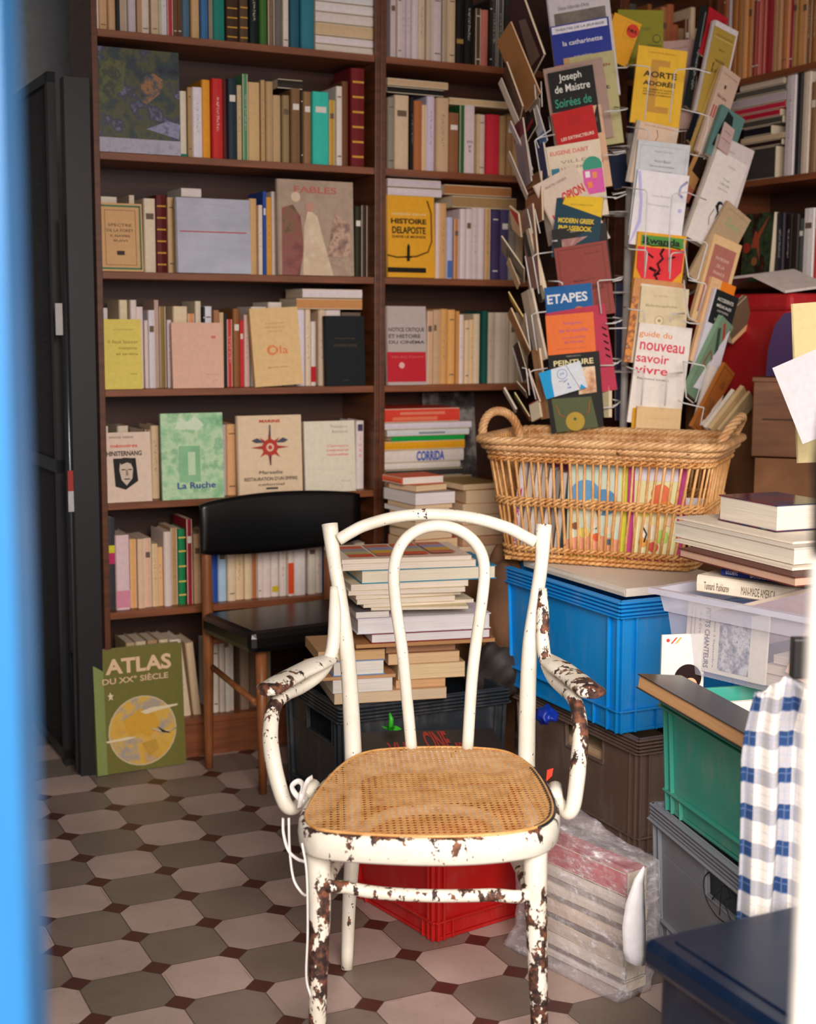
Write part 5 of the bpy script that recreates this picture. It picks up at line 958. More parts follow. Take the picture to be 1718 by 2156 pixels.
z2 = pile(bs+Vector((0, -.02, 0)), psiP, zz, *K6, [
    (575, 1015, 548, 560, .16, 'd8cca8', 'fore', 'loose cream leaflet poking out of the pile', {'yaw': -.12}),
    (540, 1058, 530, 545, .18, 'e0d4b8', 'fore', 'sheaf of cream papers in the pile', {'yaw': .04}),
    (510, 965, 500, 522, .17, 'e8dcc0', 'fore', 'thin cream booklet, lowest of the booklet layers', {}),
    (505, 1000, 478, 497, .17, 'dccca8', 'fore', 'thin cream booklet, second of the booklet layers', {'yaw': .05}),
    (470, 1008, 452, 472, .17, 'e4d8bc', 'fore', 'thin cream booklet, third of the booklet layers', {'yaw': -.03}),
    (482, 1030, 418, 446, .18, 'd8ccb0', 'fore', 'thin cream booklet, topmost of the booklet layers', {'yaw': .02}),
    (530, 1160, 345, 408, .24, '1f80a4', 'fore', 'thick cream book with a teal lower board in the pile', {'hard': True, 'page': 'f0e4cc', 'yaw': .02}),
    (442, 1062, 308, 338, .24, 'dccfb0', 'fore', 'cream paperback second from the top of the pile', {}),
    (438, 1042, 283, 303, .24, 'd8c8b8', 'fore', 'book with a chequered multicolour cover topping the pile', {'mat': mcover('d8c8b8'), 'deco': [('r', .1+.2*j, .08+.21*i, .28+.2*j, .27+.21*i, ['c8502c', 'c8a030', '8a8a94', 'b86a50', 'a8a070', '8a8cb0'][(i*3+j*2) % 6]) for i in range(4) for j in range(4)]})], ' on the dark crate', GP)
# cardboard box behind, with a second pile
def cbox(M, w, d, h, mat, label, cat='box', name='cardboard_box', flaps=True):
    r = empty(name, M, label, cat)
    m = MB()
    for a, b in (((0, 0, 0), (w, .005, h)), ((0, d-.005, 0), (w, d, h)), ((0, .005, 0), (.005, d-.005, h)), ((w-.005, .005, 0), (w, d-.005, h)), ((.005, .005, 0), (w-.005, d-.005, .005))): m.box(a, b)
    m.build('box_walls', mat, r)
    if flaps:
        MB().box((.006, .006, h-.006), (w-.006, d*.5-.001, h-.001)).build('flap', mat, r)
        MB().box((.006, d*.5+.001, h-.006), (w-.006, d-.006, h-.001)).build('flap', mat, r)
    return r
MKR = mwood('7a4e30', '9a6a44', 'kraft_cardboard', (6, 6, 6), .8)
cbox(yawf((-.05, 4.15, .001), math.radians(22)), .42, .30, .60, MKR, 'tall brown cardboard box behind the book pile, left of the blue crate')
kb = ((780, 820), 5.053); G2 = 'books piled on the cardboard box'
p2 = math.radians(30)
b2 = onplane(875, 1027, Vector((.02, 4.20, 0)), Vector((0, 1, 0)))
def simple_pile(P, psi, z, items, where, group):
    for wx, d, t, c, face, lab, o in items:
        dx = o.get('dx', 0); dy = o.get('dy', 0); X = vec(psi); n = Vector((-X.y, X.x, 0))
        q = Vector((P[0], P[1], 0))+X*dx+n*dy
        lie((q.x, q.y, z+.0004), psi+o.get('yaw', 0), wx, d, t, c, lab+where, group, face, o.get('hard', False), o.get('page', 'dcc09c'), o.get('deco'), matc=o.get('mat'))
        z += t+.0008
    return z
simple_pile((b2.x, b2.y), p2, .602, [
    (.14, .17, .035, 'b88a60', 'fore', 'brown book at the foot of the left pile', {}),
    (.14, .17, .030, 'c8c0bc', 'left', 'grey-white book low in the left pile', {'dx': -.01}),
    (.15, .17, .032, 'a81c28', 'fore', 'dark red covered book in the left pile', {'page': 'd8b890'}),
    (.13, .16, .030, 'c49870', 'fore', 'light brown book in the left pile', {}),
    (.14, .17, .024, '9a8a60', 'fore', 'olive brown book in the left pile', {'yaw': .1}),
    (.13, .16, .020, 'c89c74', 'fore', 'tan paperback under the white one in the left pile', {}),
    (.12, .19, .014, 'e4dcd4', 'fore', 'slim white book in the left pile', {'page': 'ece4dc'}),
    (.13, .17, .014, 'b07c54', 'fore', 'thin brown paperback in the left pile', {}),
    (.14, .20, .036, 'a09c9c', 'fore', 'grey-topped thick white book on the left pile', {'page': 'e8e0e0', 'yaw': .0}),
    (.12, .14, .018, 'c07038', 'fore', 'orange brown paperback topping the left pile', {'dx': .02, 'dy': .03, 'yaw': .15}),
    (.15, .12, .022, 'e8643c', 'left', 'orange and white magazine at the very top of the left pile', {'dx': -.01, 'dy': .07, 'page': 'e8e0d8'})], ' on the box', G2)
simple_pile((b2.x+.145, b2.y+.06), math.radians(24), .602, [
    (.13, .18, .04, '8a5c3c', 'fore', 'dark brown book at the foot of the right pile', {}),
    (.15, .18, .03, 'c8bcb4', 'fore', 'pale grey book in the right pile', {'dx': -.01}),
    (.14, .18, .03, '9a2430', 'fore', 'crimson edged book in the right pile', {'page': 'c89c78'}),
    (.15, .18, .035, 'b07c50', 'fore', 'brown thick paperback in the right pile', {}),
    (.14, .18, .030, 'c08c5c', 'fore', 'tan thick paperback in the right pile', {'yaw': .06}),
    (.15, .18, .034, 'b4845c', 'fore', 'light brown paperback in the right pile', {}),
    (.13, .18, .040, 'c4946c', 'fore', 'sandy paperback near the top of the right pile', {'dx': .01, 'yaw': -.05}),
    (.14, .17, .018, '8a7838', 'fore', 'olive book topping the right pile', {'yaw': .1})], ' on the box', G2)
# stack lying on the middle bookcase shelf
z = SZ[4]+.001
def on_shelf(x0, x1, z, t, d, c, face, lab, grp, setb=.01, deco=None, page='e8d8bc', fr=BF, psi=A, **k):
    P = fr @ Vector((x0, setb, 0)); return lie((P.x, P.y, z), psi, x1-x0, d, t, c, lab, grp, face, k.get('hard', False), page, spd=deco)
def bx_(px, py=900): return bc(px, py, .01).x
for x0, x1, t, c, dc, lab in ((830, 1010, .028, '8a6a48', None, 'brown book at the bottom of the shelf stack'), (826, 990, .026, '3a3834', None, 'charcoal book second from bottom of the shelf stack'), (815, 985, .022, 'd8d0c8', None, 'cream-white book under the blue-lettered one'),
        (821, 992, .040, 'e8dcd4', [('t', .5, .42, 2.6, .11, 'CORRIDA', '3858b0', .04, -1.5708)], 'white book with blue block lettering in the shelf stack'), (817, 994, .030, 'e0a01c', None, 'orange yellow book in the shelf stack'), (838, 993, .014, '10983c', None, 'bright green book in the shelf stack'),
        (829, 1003, .022, 'c8ccd0', [('r', .3, .3, .6, .62, '7a8c90')], 'pale teal-grey book in the shelf stack'), (822, 1008, .022, 'd0c8d4', None, 'lilac white book in the shelf stack'), (824, 982, .046, 'd04030', [('r', .15, .3, .4, .9, 'e07858'), ('r', .55, .2, .75, .8, 'e08068')], 'thick red and orange book topping the shelf stack')):
    on_shelf(bx_(x0), bx_(x1), z, t, .2, c, 'spine', lab+' in the middle bookcase', 'books lying on the middle bookcase shelf', setb=.06 if t > 0 else 0, deco=dc); z += t+.0008
Mf = BF @ Matrix.Translation((bx_(953), .20, SZ[4]+.001)) @ Matrix.Rotation(-.12, 4, 'X')
book(Mf, .20, .30, .012, '2c2a28', 'dark framed black and white photograph behind the shelf stack', None, True, matc=mpict(['1c1a1a', '2c2828', '4a4644', '8a8480', '242020'], 13, 4), name='framed_photograph', cat='picture')
# horizontals lying on top of rows
def top_h(x0, x1, yt, yb, c, lab, off, sc, fr=BF, psi=A, setb=.04, d=.15, face='spine', page='e8d8bc'):
    a = bc(off[0]+x0/sc, off[1]+yb/sc, setb, fr); b = bc(off[0]+x1/sc, off[1]+yb/sc, setb, fr); t = bc(off[0]+x0/sc, off[1]+yt/sc, setb, fr)
    P = fr @ Vector((a.x, setb, 0)); lie((P.x, P.y, a.z), psi, b.x-a.x, d, t.z-a.z, c, lab, 'books laid flat on top of the rows', face, page=page)
top_h(1308, 1598, 142, 190, 'c08854', 'tan book lying flat above the fourth shelf row, left bookcase', *C2)
top_h(1335, 1598, 100, 140, 'dcd0d4', 'pinkish white book lying flat on the tan one, fourth shelf', *C2)
top_h(800, 888, 828, 868, 'd8ccc8', 'white and magenta book lying flat above the third shelf row', *C1, page='e0d8d0')
top_h(1225, 1335, 345, 388, '2c2620', 'dark brown book lying flat above the second shelf row', *C1)
top_h(122, 552, 548, 600, 'c0a080', 'beige book lying flat at the top of the middle bookcase second row', *C4)
top_h(120, 520, 604, 655, '1c1a18', 'black book lying flat under the beige one, middle bookcase', *C4)
top_h(560, 975, 688, 738, 'c4a880', 'light tan book lying flat over the green spine, middle bookcase', *C4)
top_h(122, 505, 1325, 1383, 'd0c4cc', 'pinkish white book lying on the yellow buckle book', *C4)
top_h(122, 500, 1262, 1320, 'c4b8c0', 'lilac grey book topmost above the yellow buckle book', *C4)
top_h(580, 1035, 1385, 1470, '9a7c54', 'olive brown thick book lying flat over the third row, middle bookcase', *C4)
top_h(525, 1000, 1305, 1378, 'a06c40', 'brown book lying flat topmost over the third row, middle bookcase', *C4)
for k, (yt, yb, c, nm) in enumerate(((190, 230, 'd0c4b8', 'lowest'), (152, 188, 'd8ccd0', 'second lowest'), (95, 150, 'c8ac88', 'third'), (48, 93, 'd4c8c4', 'fourth'), (2, 46, 'd8d0d0', 'fifth'), (-45, 0, 'd0ccd0', 'highest'))):
    top_h(1392, 1645, yt, yb, c, f'{nm} pale paperback of the stack at the right end of the top shelf', *C1, setb=.02)
# blue crate and brown crate contents
def blob(P, s, mat, name, label, cat, seed=1, rough=.45, sub=4, parent=None):
    bm = bmesh.new(); bmesh.ops.create_icosphere(bm, subdivisions=sub, radius=1)
    rnd = random.Random(seed); ws = [(Vector((rnd.uniform(-1, 1), rnd.uniform(-1, 1), rnd.uniform(-1, 1)))*rnd.uniform(3, 11), rnd.uniform(0, 6)) for _ in range(10)]
    for v in bm.verts:
        f = 1+rough*sum(math.sin(v.co.dot(a)+b) for a, b in ws)/7
        v.co = Vector((v.co.x*s[0]*f, v.co.y*s[1]*f, v.co.z*s[2]*f))
    me = bpy.data.meshes.new(name); bm.to_mesh(me); bm.free(); me.materials.append(mat)
    for p in me.polygons: p.use_smooth = True
    o = bpy.data.objects.new(name, me); COL.objects.link(o)
    if parent: o.parent = parent
    o.location = P; return tag(o, label, cat)
blob(atY(1150, 1505, 3.62), (.028, .045, .022), mplain('1838b8', .4), 'plastic_bag', 'crumpled royal blue plastic bag poking out of the brown crate', 'bag', 3)
blob(atY(1040, 1300, 4.0)+Vector((.02, 0, 0)), (.07, .05, .20), mwood('5a3a24', '7c5434', 'brown_kraft_paper', (5, 5, 5), .8), 'paper_bag', 'crumpled brown paper bag wedged between the book pile and blue crate', 'bag', 8, .25)
blob(atY(1045, 1420, 3.98), (.09, .05, .09), mplain('2e2622', .6), 'bin_liner', 'dark plastic bag on the floor left of the blue crate', 'bag', 12, .3)
qb = yawf(cb, A) @ Vector((.025, .16, .195)); lie(qb, A, .25, .28, .030, 'd8b890', 'cream book seen through the hand hole of the brown crate', None, 'left')
# pile on the red crate
red_top = .272
simple_pile((-.075, 3.06), math.radians(8), red_top, [
    (.31, .24, .030, 'd8c09c', 'fore', 'thick cream book lowest', {'page': 'e0cca8'}),
    (.30, .24, .012, 'b83028', 'fore', 'thin red and white magazine', {'page': 'e8dcc8'}),
    (.31, .23, .028, 'c8a878', 'fore', 'tan paperback', {'page': 'd8bc90', 'dx': .01}),
    (.32, .25, .008, 'd8ccc8', 'fore', 'slim white magazine under the black one', {'dx': -.005, 'page': 'f0e8e8'}),
    (.335, .27, .010, '241e1e', 'fore', 'black magazine with red brush lettering on top', {'dx': -.01, 'page': 'efe8e8', 'deco': [('t', .55, .25, .16, .34, 'VU', 'a02820', .02, 1.57), ('t', .35, .55, .22, .5, 'CINE', 'a02820', .03, 1.57), ('t', .6, .72, .14, .3, 'REVUE', 'a02820', .03, 1.57)]})], ' of the small pile behind the cane seat', 'magazines piled on the red crate')
gm = MB(); c_ = atZ(822, 1538, red_top+.096)
for a, b in ((0, .028), (1.3, .022), (2.6, .026), (4.0, .018), (5.1, .024)):
    q = Vector((math.cos(a)*b, math.sin(a)*b, .004+.018*abs(math.sin(a*2.3)))); s_ = Vector((-math.sin(a), math.cos(a), 0))*.008
    gm.add([Vector((0, 0, .006)), q*.5+s_+ZU*.008, q, q*.5-s_], [(0, 1, 2), (0, 2, 3)])
    gm.add([Vector((0, 0, .0)), q*.5+s_, q-ZU*.002, q*.5-s_], [(2, 1, 0), (3, 2, 0)])
gm.tube([Vector((0, 0, .002)), Vector((.002, -.004, .030)), Vector((-.002, .0, .044))], [.007, .006, .002], 6)
o = gm.build('paper_flower', mplain('38b828', .4)); o.location = c_; tag(o, 'crumpled bright green foil scrap on the black magazine', 'paper scrap')
# ================================================================ ATLAS
PA = atZ(206, 1636, 0); PB = atZ(392, 1608, 0); aX = (PB-PA).normalized(); aX.z = 0; aX.normalize(); aY = Vector((-aX.y, aX.x, 0)); wA = (PB-PA).length
Ma = frame(Vector((PA.x, PA.y, .002)), aX, aY, ZU) @ Matrix.Rotation(-.075, 4, 'X')
hA = .375
gl = [('c', .52, .32, .385, 'c0b090'), ('c', .52, .32, .37, mpict(['88868c', 'a09894', 'c89c40', 'd0a848', '9a9490', 'c8a040'], 9, 2)),
      ('p', [(.3, .42), (.5, .5), (.66, .46), (.72, .36), (.6, .26), (.5, .3), (.36, .28)], 'c89a38'), ('p', [(.5, .22), (.66, .24), (.7, .16), (.58, .1)], 'b8903c'),
      ('p', [(.5, .475), (.62, .50), (.93, .505), (.92, .49), (.7, .47), (.56, .45)], 'd8c8a8'), ('p', [(.1, .27), (.36, .285), (.44, .275), (.36, .262), (.12, .255)], 'd8c8a8'), ('l', [(.62, .33), (.7, .30), (.82, .29), (.9, .31)], .008, 'd8c8a8'), ('p', [(.68, .34), (.76, .30), (.84, .27), (.74, .285)], '2c2c24'),
      ('t', .50, .865, .74, .125, 'ATLAS', 'd8b898', .035), ('t', .46, .755, .74, .06, 'DU XX° SIÈCLE', 'd0b090', .025),
      ('p', [(.17, .665), (.185, .64), (.21, .64), (.19, .622), (.2, .595), (.175, .61), (.15, .595), (.16, .622), (.14, .64), (.162, .64)], 'd8c8a8')]
book(Ma, wA, hA, .034, '6c6a34', 'large olive green atlas with a globe on its cover, leaning against the bookcase', None, True, 'e0cca8', [('r', .0, .0, .11, 1.0, '7c8a50')]+gl, name='atlas', cat='book', g=1.25)
# ================================================================ BLACK CHAIR
MLT = mwood('7c4824', 'a8683c', 'teak_chair_legs', (20, 20, 3), .4); MLE = mplain('0e0d0e', .3, name='black_leatherette')
q0 = atZ(440, 1617, 0); pc = math.radians(33); cX = vec(pc); cY = Vector((-cX.y, cX.x, 0))
bch = empty('side_chair', frame(Vector((q0.x, q0.y, 0)), cX, cY, ZU), 'black leatherette side chair with teak legs in front of the bookcase', 'chair')
for x, y, top, tx in ((0, 0, .80, 0), (.42, 0, .80, 0)):
    MB().tube(crom([(x, y, 0), (x, y-.004, .25), (x, y-.006, .46), (x, y+.0, .66), (x, y+.012, top)], 4), interp([.012, .015, .017, .015, .013], 4), 14).build('rear_leg', MLT, bch)
for x in (.03, .39): MB().tube([(x, -.30, 0), (x, -.30, .2), (x+(0.0), -.295, .44)], [.011, .014, .017], 14).build('front_leg', MLT, bch)
for x in (.015, .405): MB().tube([(x-(.008 if x < .2 else -.008), -.005, .32), (x, -.29, .27)], .009, 10).build('stretcher', MLT, bch)
MB().tube([(0, -.005, .395), (.42, -.005, .395)], .011, 10).build('rear_rail', MLT, bch)
MB().box((-.03, -.35, .425), (.45, -.02, .49)).build('seat', MLE, bch, None, .02)
m = MB(); nx, nz = 20, 10; vs = []
for sgn in (0, 1):
    for i in range(nx+1):
        for k in range(nz+1):
            u = i/nx; v = k/nz; hh = .185*(.78+.22*math.sin(math.pi*u)**.6); 
            x = -.03+.55*u; zc_ = .742+(v-.5)*hh; yb = -.012+.030*math.sin(math.pi*u)
            th = .016*(math.sin(math.pi*min(max(u, .02), .98))**.3)*(math.sin(math.pi*min(max(v, .05), .95))**.4)
            vs.append((x, yb+(-.012-th if sgn == 0 else -.012+th), zc_))
fs = []; q = (nx+1)*(nz+1)
for i in range(nx):
    for k in range(nz):
        a = i*(nz+1)+k; fs += [(a, a+nz+1, a+nz+2, a+1), (q+a, q+a+1, q+a+nz+2, q+a+nz+1)]
for i in range(nx): a = i*(nz+1); fs += [(a, q+a, q+a+nz+1, a+nz+1), (a+nz, a+2*nz+1, q+a+2*nz+1, q+a+nz)]
for k in range(nz): b = nx*(nz+1)+k; fs += [(k, k+1, q+k+1, q+k), (b, q+b, q+b+1, b+1)]
m.add(vs, fs, True); m.build('backrest', MLE, bch)
# ================================================================ SECURITY GATE
MBK = mplain('131317', .45, name='black_lacquered_steel')
g0 = atZ(146, 1612, 0); g1 = Vector((-1.47, 5.05, 0)); gX = (g1-g0).normalized(); gY = Vector((-gX.y, gX.x, 0)); gl_ = (g1-g0).length
gate = empty('security_gate', frame(Vector((g0.x, g0.y, .0)), gX, gY, ZU), 'black steel mesh security gate folded back left of the bookcase', 'gate')
m = MB()
for a, b in (((0, -.012, .0), (.03, .012, 2.06)), ((gl_-.03, -.012, .0), (gl_, .012, 2.06)), ((0, -.012, 2.03), (gl_, .012, 2.06)), ((0, -.012, .02), (gl_, .012, .05)), ((0, -.012, .9), (gl_, .012, .94))): m.box(a, b)
m.build('gate_frame', MBK, gate)
m = MB()
for i in range(int(gl_/.022)): x = .03+i*.022; m.box((x, -.002, .05), (x+.005, .002, 2.03))
for k in range(int(1.98/.022)): z = .05+k*.022; m.box((.03, -.0035, z), (gl_-.03, -.001, z+.005))
m.build('mesh_panel', MBK, gate)
pb = MB(); pa, pb2 = BF.inverted() @ Vector((g0.x, g0.y, 0)), None
fx = tL-.012
M2 = frame(BF @ Vector((fx-.105, -.035, 0)), E1, E2, ZU)
g2 = empty('gate_post', M2, 'tall black steel post with a chrome strip beside the bookcase', 'post')
MB().box((.028, 0, 0), (.10, .05, 2.03)).build('steel_post', MBK, g2)
MB().tube([(.02, .01, .02), (.02, .01, 1.65)], .006, 10).build('chrome_strip', mplain('6a6e74', .25, metal=.8), g2)
MB().box((-.012, .0, 1.31), (.008, .006, 1.40)).build('paper_label', mplain('c8c4c4', .7), g2)
MB().box((.010, -.004, .86), (.026, .0, .92)).build('red_sign', mplain('b03028', .6), g2)
MB().box((.010, -.004, .80), (.026, .0, .86)).build('white_sign', mplain('c8c8cc', .6), g2)
bt = MB(); bp = atZ(152, 1560, 0)
prof = [(.0, 0), (.033, 0), (.035, .02), (.035, .2), (.03, .24), (.016, .27), (.014, .29), (.0, .29)]
vs = []; 
for r_, z_ in prof:
    for k in range(16): an = k*math.pi/8; vs.append((r_*math.cos(an), r_*math.sin(an), z_))
bt.add(vs, [(i*16+k, i*16+(k+1) % 16, (i+1)*16+(k+1) % 16, (i+1)*16+k) for i in range(len(prof)-1) for k in range(16)], True)
o = bt.build('water_bottle', mplain('5c6a80', .25)); o.location = bp+Vector((0, 0, .002)); tag(o, 'dusty grey-blue bottle on the floor between gate and bookcase', 'bottle')
MB().tube(crom([BF @ Vector(q) for q in ((-1.15, 1.47, 2.9), (-1.0, 1.47, 2.75), (-.93, 1.47, 2.5), (-.93, 1.47, 2.1), (-.93, 1.47, .3))], 6), .012, 8).build('electrical_conduit', mplain('4a4038', .6))
tag(bpy.data.objects['electrical_conduit'], 'dark cable conduit curving down the wall behind the gate', 'conduit')
# ================================================================ RIGHT FOREGROUND STACK
def clear_mat(name, h, alpha, rough=.18, bump=0):
    t = NT(name); t.base(rgb(h)); t.rough(rough); t.b.inputs['Alpha'].default_value = alpha
    if bump:
        n = t.noise(t.coord(), 38, 5, .6); t.bump(n, 1.0, bump)
        n2 = t.noise(t.vmap(t.coord(), (1, 1, 2.5)), 26, 5, .65)
        f = t.ramp(n2, [(.48, alpha*.55), (.60, alpha), (.68, min(1, alpha*2.2))]); t.l(f, t.b.inputs['Alpha'])
    return t.m
MCL = clear_mat('milky_clear_plastic', 'cfcfe2', .34)
zt_ = .585
cc0 = atZ(1424, 1410, zt_); pc_ = math.radians(-50)
bin_ = empty('clear_storage_bin', yawf((cc0.x, cc0.y, zt_), pc_), 'milky clear plastic bin of newspapers on the green crate', 'storage bin')
w_, d_, h_ = .52, .34, .185
m = MB()
def tap(x, y, z): f = z/h_*.022; return (x+(-f if x < w_/2 else f), y+(-f if y < d_/2 else f), z)
c4 = [(0, 0), (w_, 0), (w_, d_), (0, d_)]
for i in range(4):
    a, b = c4[i], c4[(i+1) % 4]; m.add([tap(*a, 0), tap(*b, 0), tap(*b, h_*.72), tap(*a, h_*.72)], [(0, 1, 2, 3)])
m.add([(*c, 0) for c in c4], [(3, 2, 1, 0)]); m.build('bin_walls', MCL, bin_)
m = MB(); L_ = .018
o4 = [tap(*c, h_) for c in c4]; o4b = [tap(*c, h_*.72) for c in c4]
def off(p, k): return (p[0]+(-k if p[0] < w_/2 else k), p[1]+(-k if p[1] < d_/2 else k), p[2])
for i in range(4):
    j = (i+1) % 4
    m.add([off(o4b[i], .006), off(o4b[j], .006), off(o4[j], .010), off(o4[i], .010)], [(0, 1, 2, 3)])
    m.add([off(o4b[i], .006), off(o4b[j], .006), o4b[j], o4b[i]], [(0, 1, 2, 3)])
    m.add([off(o4[i], .010), off(o4[j], .010), off(o4[j], .026), off(o4[i], .026)], [(0, 1, 2, 3)])
    m.add([off(o4[i], .026), off(o4[j], .026), off((o4[j][0], o4[j][1], h_-.012), .026), off((o4[i][0], o4[i][1], h_-.012), .026)], [(0, 1, 2, 3)])
m.build('rim', clear_mat('milky_rim_plastic', 'd8d8ea', .62), bin_)
BM = bin_.matrix_world
def inbin(x, y, z): return BM @ Vector((x, y, z))
# newspaper against the front wall, with a photo and column lines
Mn = BM @ Matrix.Translation((.012, .012, .008)) @ Matrix.Rotation(-.05, 4, 'X')
r_ = empty('newspaper', Mn, 'folded newspaper with a crowd photo pressed inside the clear bin', 'newspaper')
MB().box((0, 0, 0), (.215, .006, .15)).build('folded_sheets', mcover('e4dcd0'), r_)
decorate(r_, .215, .15, [('r', .42, .06, .80, .92, mpict(['3a3e4c', '6a6e7a', '9a9aa4', 'd0ccd0', '4a4e5c'], 55, 3)), ('t', .27, .5, .62, .09, 'PETITS CHANTEURS', '4a4650', .02, -1.5708), ('t', .36, .5, .58, .045, 'Pendant 3 Septembre', '6a6670', 0, -1.5708), ('t', .18, .5, .5, .04, 'à la Croix de Bois', '6a6670', 0, -1.5708), ('r', .06, .1, .075, .9, 'a8a2a0'), ('r', .11, .1, .12, .9, 'a8a2a0')])
for k, (x, y, z, w__, d__, t, ps, c, lab) in enumerate(((.20, .03, .004, .27, .24, .022, 0, 'c8b8a8', 'stack of newspapers lying at the bottom of the clear bin'), (.21, .04, .028, .26, .22, .020, .12, 'b8a898', 'newspaper bundle above the bottom stack in the clear bin'), (.22, .05, .050, .24, .2, .018, -.1, 'd0c4b8', 'folded newspaper third from the bottom of the clear bin'))):
    q = inbin(x, y, z); lie(q, pc_+ps*.3, w__, d__, t, c, lab, 'newspapers in the clear bin', 'fore', page='d8c8b8', name='newspaper', cat='newspaper')
Mq = BM @ Matrix.Translation((.27, .022, .045)) @ Matrix.Rotation(.30, 4, 'Y') @ Matrix.Rotation(-.25, 4, 'X')
r_ = book(Mq, .17, .10, .012, 'd8b08c', 'brown paper envelope tilted inside the clear bin', None, name='envelope', cat='envelope')
Mq = BM @ Matrix.Translation((.13, .10, .06)) @ Matrix.Rotation(-.35, 4, 'Y') @ Matrix.Rotation(.9, 4, 'X')
book(Mq, .26, .14, .010, 'c8b8c0', 'grey folded newspaper tilted at the back of the clear bin', 'newspapers in the clear bin', name='newspaper', cat='newspaper')
m = MB(); q = [inbin(.212, .016, .06), inbin(.275, .016, .135), inbin(.24, .016, .03)]
# books on the bin
zt2 = zt_+h_+.002
def st(xy0, xy1, z, t, d, c, face, lab, yaw_=None, **k):
    P = atZ(*xy0, z); Q = onplane(*xy1, P, Vector((-math.sin(yaw_), math.cos(yaw_), 0)))
    lie((P.x, P.y, z), yaw_, (Q-P).length if (Q-P).length < .6 else .5, d, t, c, lab, 'books stacked on the clear bin', face, k.get('hard', False), k.get('page', 'f0e6d4'), k.get('deco'), matc=k.get('mat'), spd=k.get('spd'))
ya = math.radians(-42)
st((1466, 1246), (1712, 1296), zt2, .038, .20, 'ece0cc', 'spine', 'cream book lettered Man-Made America on its spine', ya, hard=True,
   spd=[('t', .45, .46, 2.1, .065, 'MAN-MADE AMERICA', '5a4c3c', .0, -1.5708), ('t', .45, .82, 1.6, .06, 'Tunnard  Pushkarev', '5a4c3c', 0, -1.5708), ('t', .45, .10, .6, .05, 'Yale', '5a4c3c', 0, -1.5708)])
zt3 = zt2+.039
st((1518, 1212), (1712, 1250), zt3, .018, .18, '1c2c78', 'spine', 'royal blue book lettered Bathing Beauties on its spine', ya, hard=True,
   spd=[('t', .5, .5, 4.2, .05, 'BATHING BEAUTIES', 'c8c4d8', .02, -1.5708), ('t', .5, .88, 1.6, .035, 'GOLDBERG', 'c8c4d8', 0, -1.5708)])
zt4 = zt3+.022
yb = math.radians(-66)
def st2(xy, z, wx, d, t, c, face, lab, yaw_, **k):
    P = atZ(*xy, z); lie((P.x, P.y, z), yaw_, wx, d, t, c, lab, 'books stacked on the clear bin', face, k.get('hard', False), k.get('page', 'f0e6d4'), k.get('deco'), matc=k.get('mat'), spd=k.get('spd'))
st2((1428, 1172), zt4, .40, .26, .020, '5a2c24', 'fore', 'worn dark brown album under the large grey one', yb, page='d0a890', hard=True)
st2((1418, 1140), zt4+.021, .42, .27, .006, 'e0d4c4', 'fore', 'loose buff folder between the brown and grey albums', yb)
st2((1417, 1128), zt4+.029, .43, .28, .034, 'cfc8bc', 'fore', 'large grey-cream album with a worn jacket on the stack', yb, hard=True, page='ded6c8')
st2((1424, 1092), zt4+.064, .42, .27, .005, 'e8dccc', 'fore', 'torn cream paper sheet on top of the large grey album', yb)
zt5 = zt4+.071
Pn = atZ(1634, 1120, zt5); yn = math.radians(24)
lie((Pn.x, Pn.y, zt5), yn, .17, .21, .058, '1e2244', 'thick navy jacketed book topping the stack at right', 'books stacked on the clear bin', 'right', True, 'f0e6d6', matc=mpict(['1c2048', '24284c', '2c3058', '6a2838', '2a2e58', '8a8468'], 8, 6, rough=.12))
# dark album lying slanted across the green crate
q0_ = atY(1343, 1418, 2.86); q1_ = atY(1600, 1562, 2.44); ax = (q1_-q0_); az = Vector((.80, .55, -.10)); az = (az-ax*az.dot(ax)/ax.length_squared).normalized(); axn = ax.normalized(); ayn = az.cross(axn)
wal = .11
album = book(frame(q0_+az*wal, -az, axn.cross(-az), axn), wal, ax.length+.08, .030, '1c1c1e', 'wide black album with brown page edges lying slanted on the green crate', None, True, 'd0a070', matc=mpict(['1a1a1c', '222224', '16161a'], 5, 2, rough=.25))
# magazines standing in the green crate
GM = yawf(cgn2, dg2)
for k, (x, y, w__, h__, c, lab) in enumerate(((.05, .40, .24, .25, 'e4e0d8', 'white magazine with a small red and yellow logo in the green crate'), (.08, .34, .24, .22, '14203c', 'navy magazine standing in the green crate'), (.07, .28, .26, .21, '1c1c1c', 'black magazine with yellow lettering in the green crate'))):
    Mg = GM @ Matrix.Translation((x, y+.03, .02)) @ Matrix.Rotation(-.12, 4, 'X')
    dc = [[('r', .04, .88, .1, .93, 'c04028'), ('p', [(.12, .86), (.14, .86), (.2, .94), (.18, .94)], 'd06030'), ('p', [(.16, .86), (.18, .86), (.24, .94), (.22, .94)], 'e0a030')], None, [('t', .6, .8, .5, .08, 'MUSIC', 'c8c030', .02)]][k]
    book(Mg, w__, h__, .012, c, lab, 'magazines in the green crate', deco=dc, name='magazine', cat='magazine')
Mc = atY(1404, 1440, 3.04)
r_ = book(frame(atY(1390, 1478, 3.03), vec(.2), Vector((-math.sin(.2), math.cos(.2), 0)), ZU), .10, .15, .006, 'e8e4dc', 'white card with diagonal red stripes and a dark-haired figure by the blue crate', deco=[('c', .14, .92, .04, 'c04028'), ('p', [(.2, .87), (.24, .87), (.36, .96), (.32, .96)], 'c04028'), ('p', [(.3, .87), (.34, .87), (.46, .96), (.42, .96)], 'e0a030'), ('c', .62, .34, .32, '241414'), ('c', .68, .24, .16, 'e0b088'), ('p', [(.4, .0), (.5, .16), (.9, .16), (1, .0)], 'b02828')], name='card', cat='card')
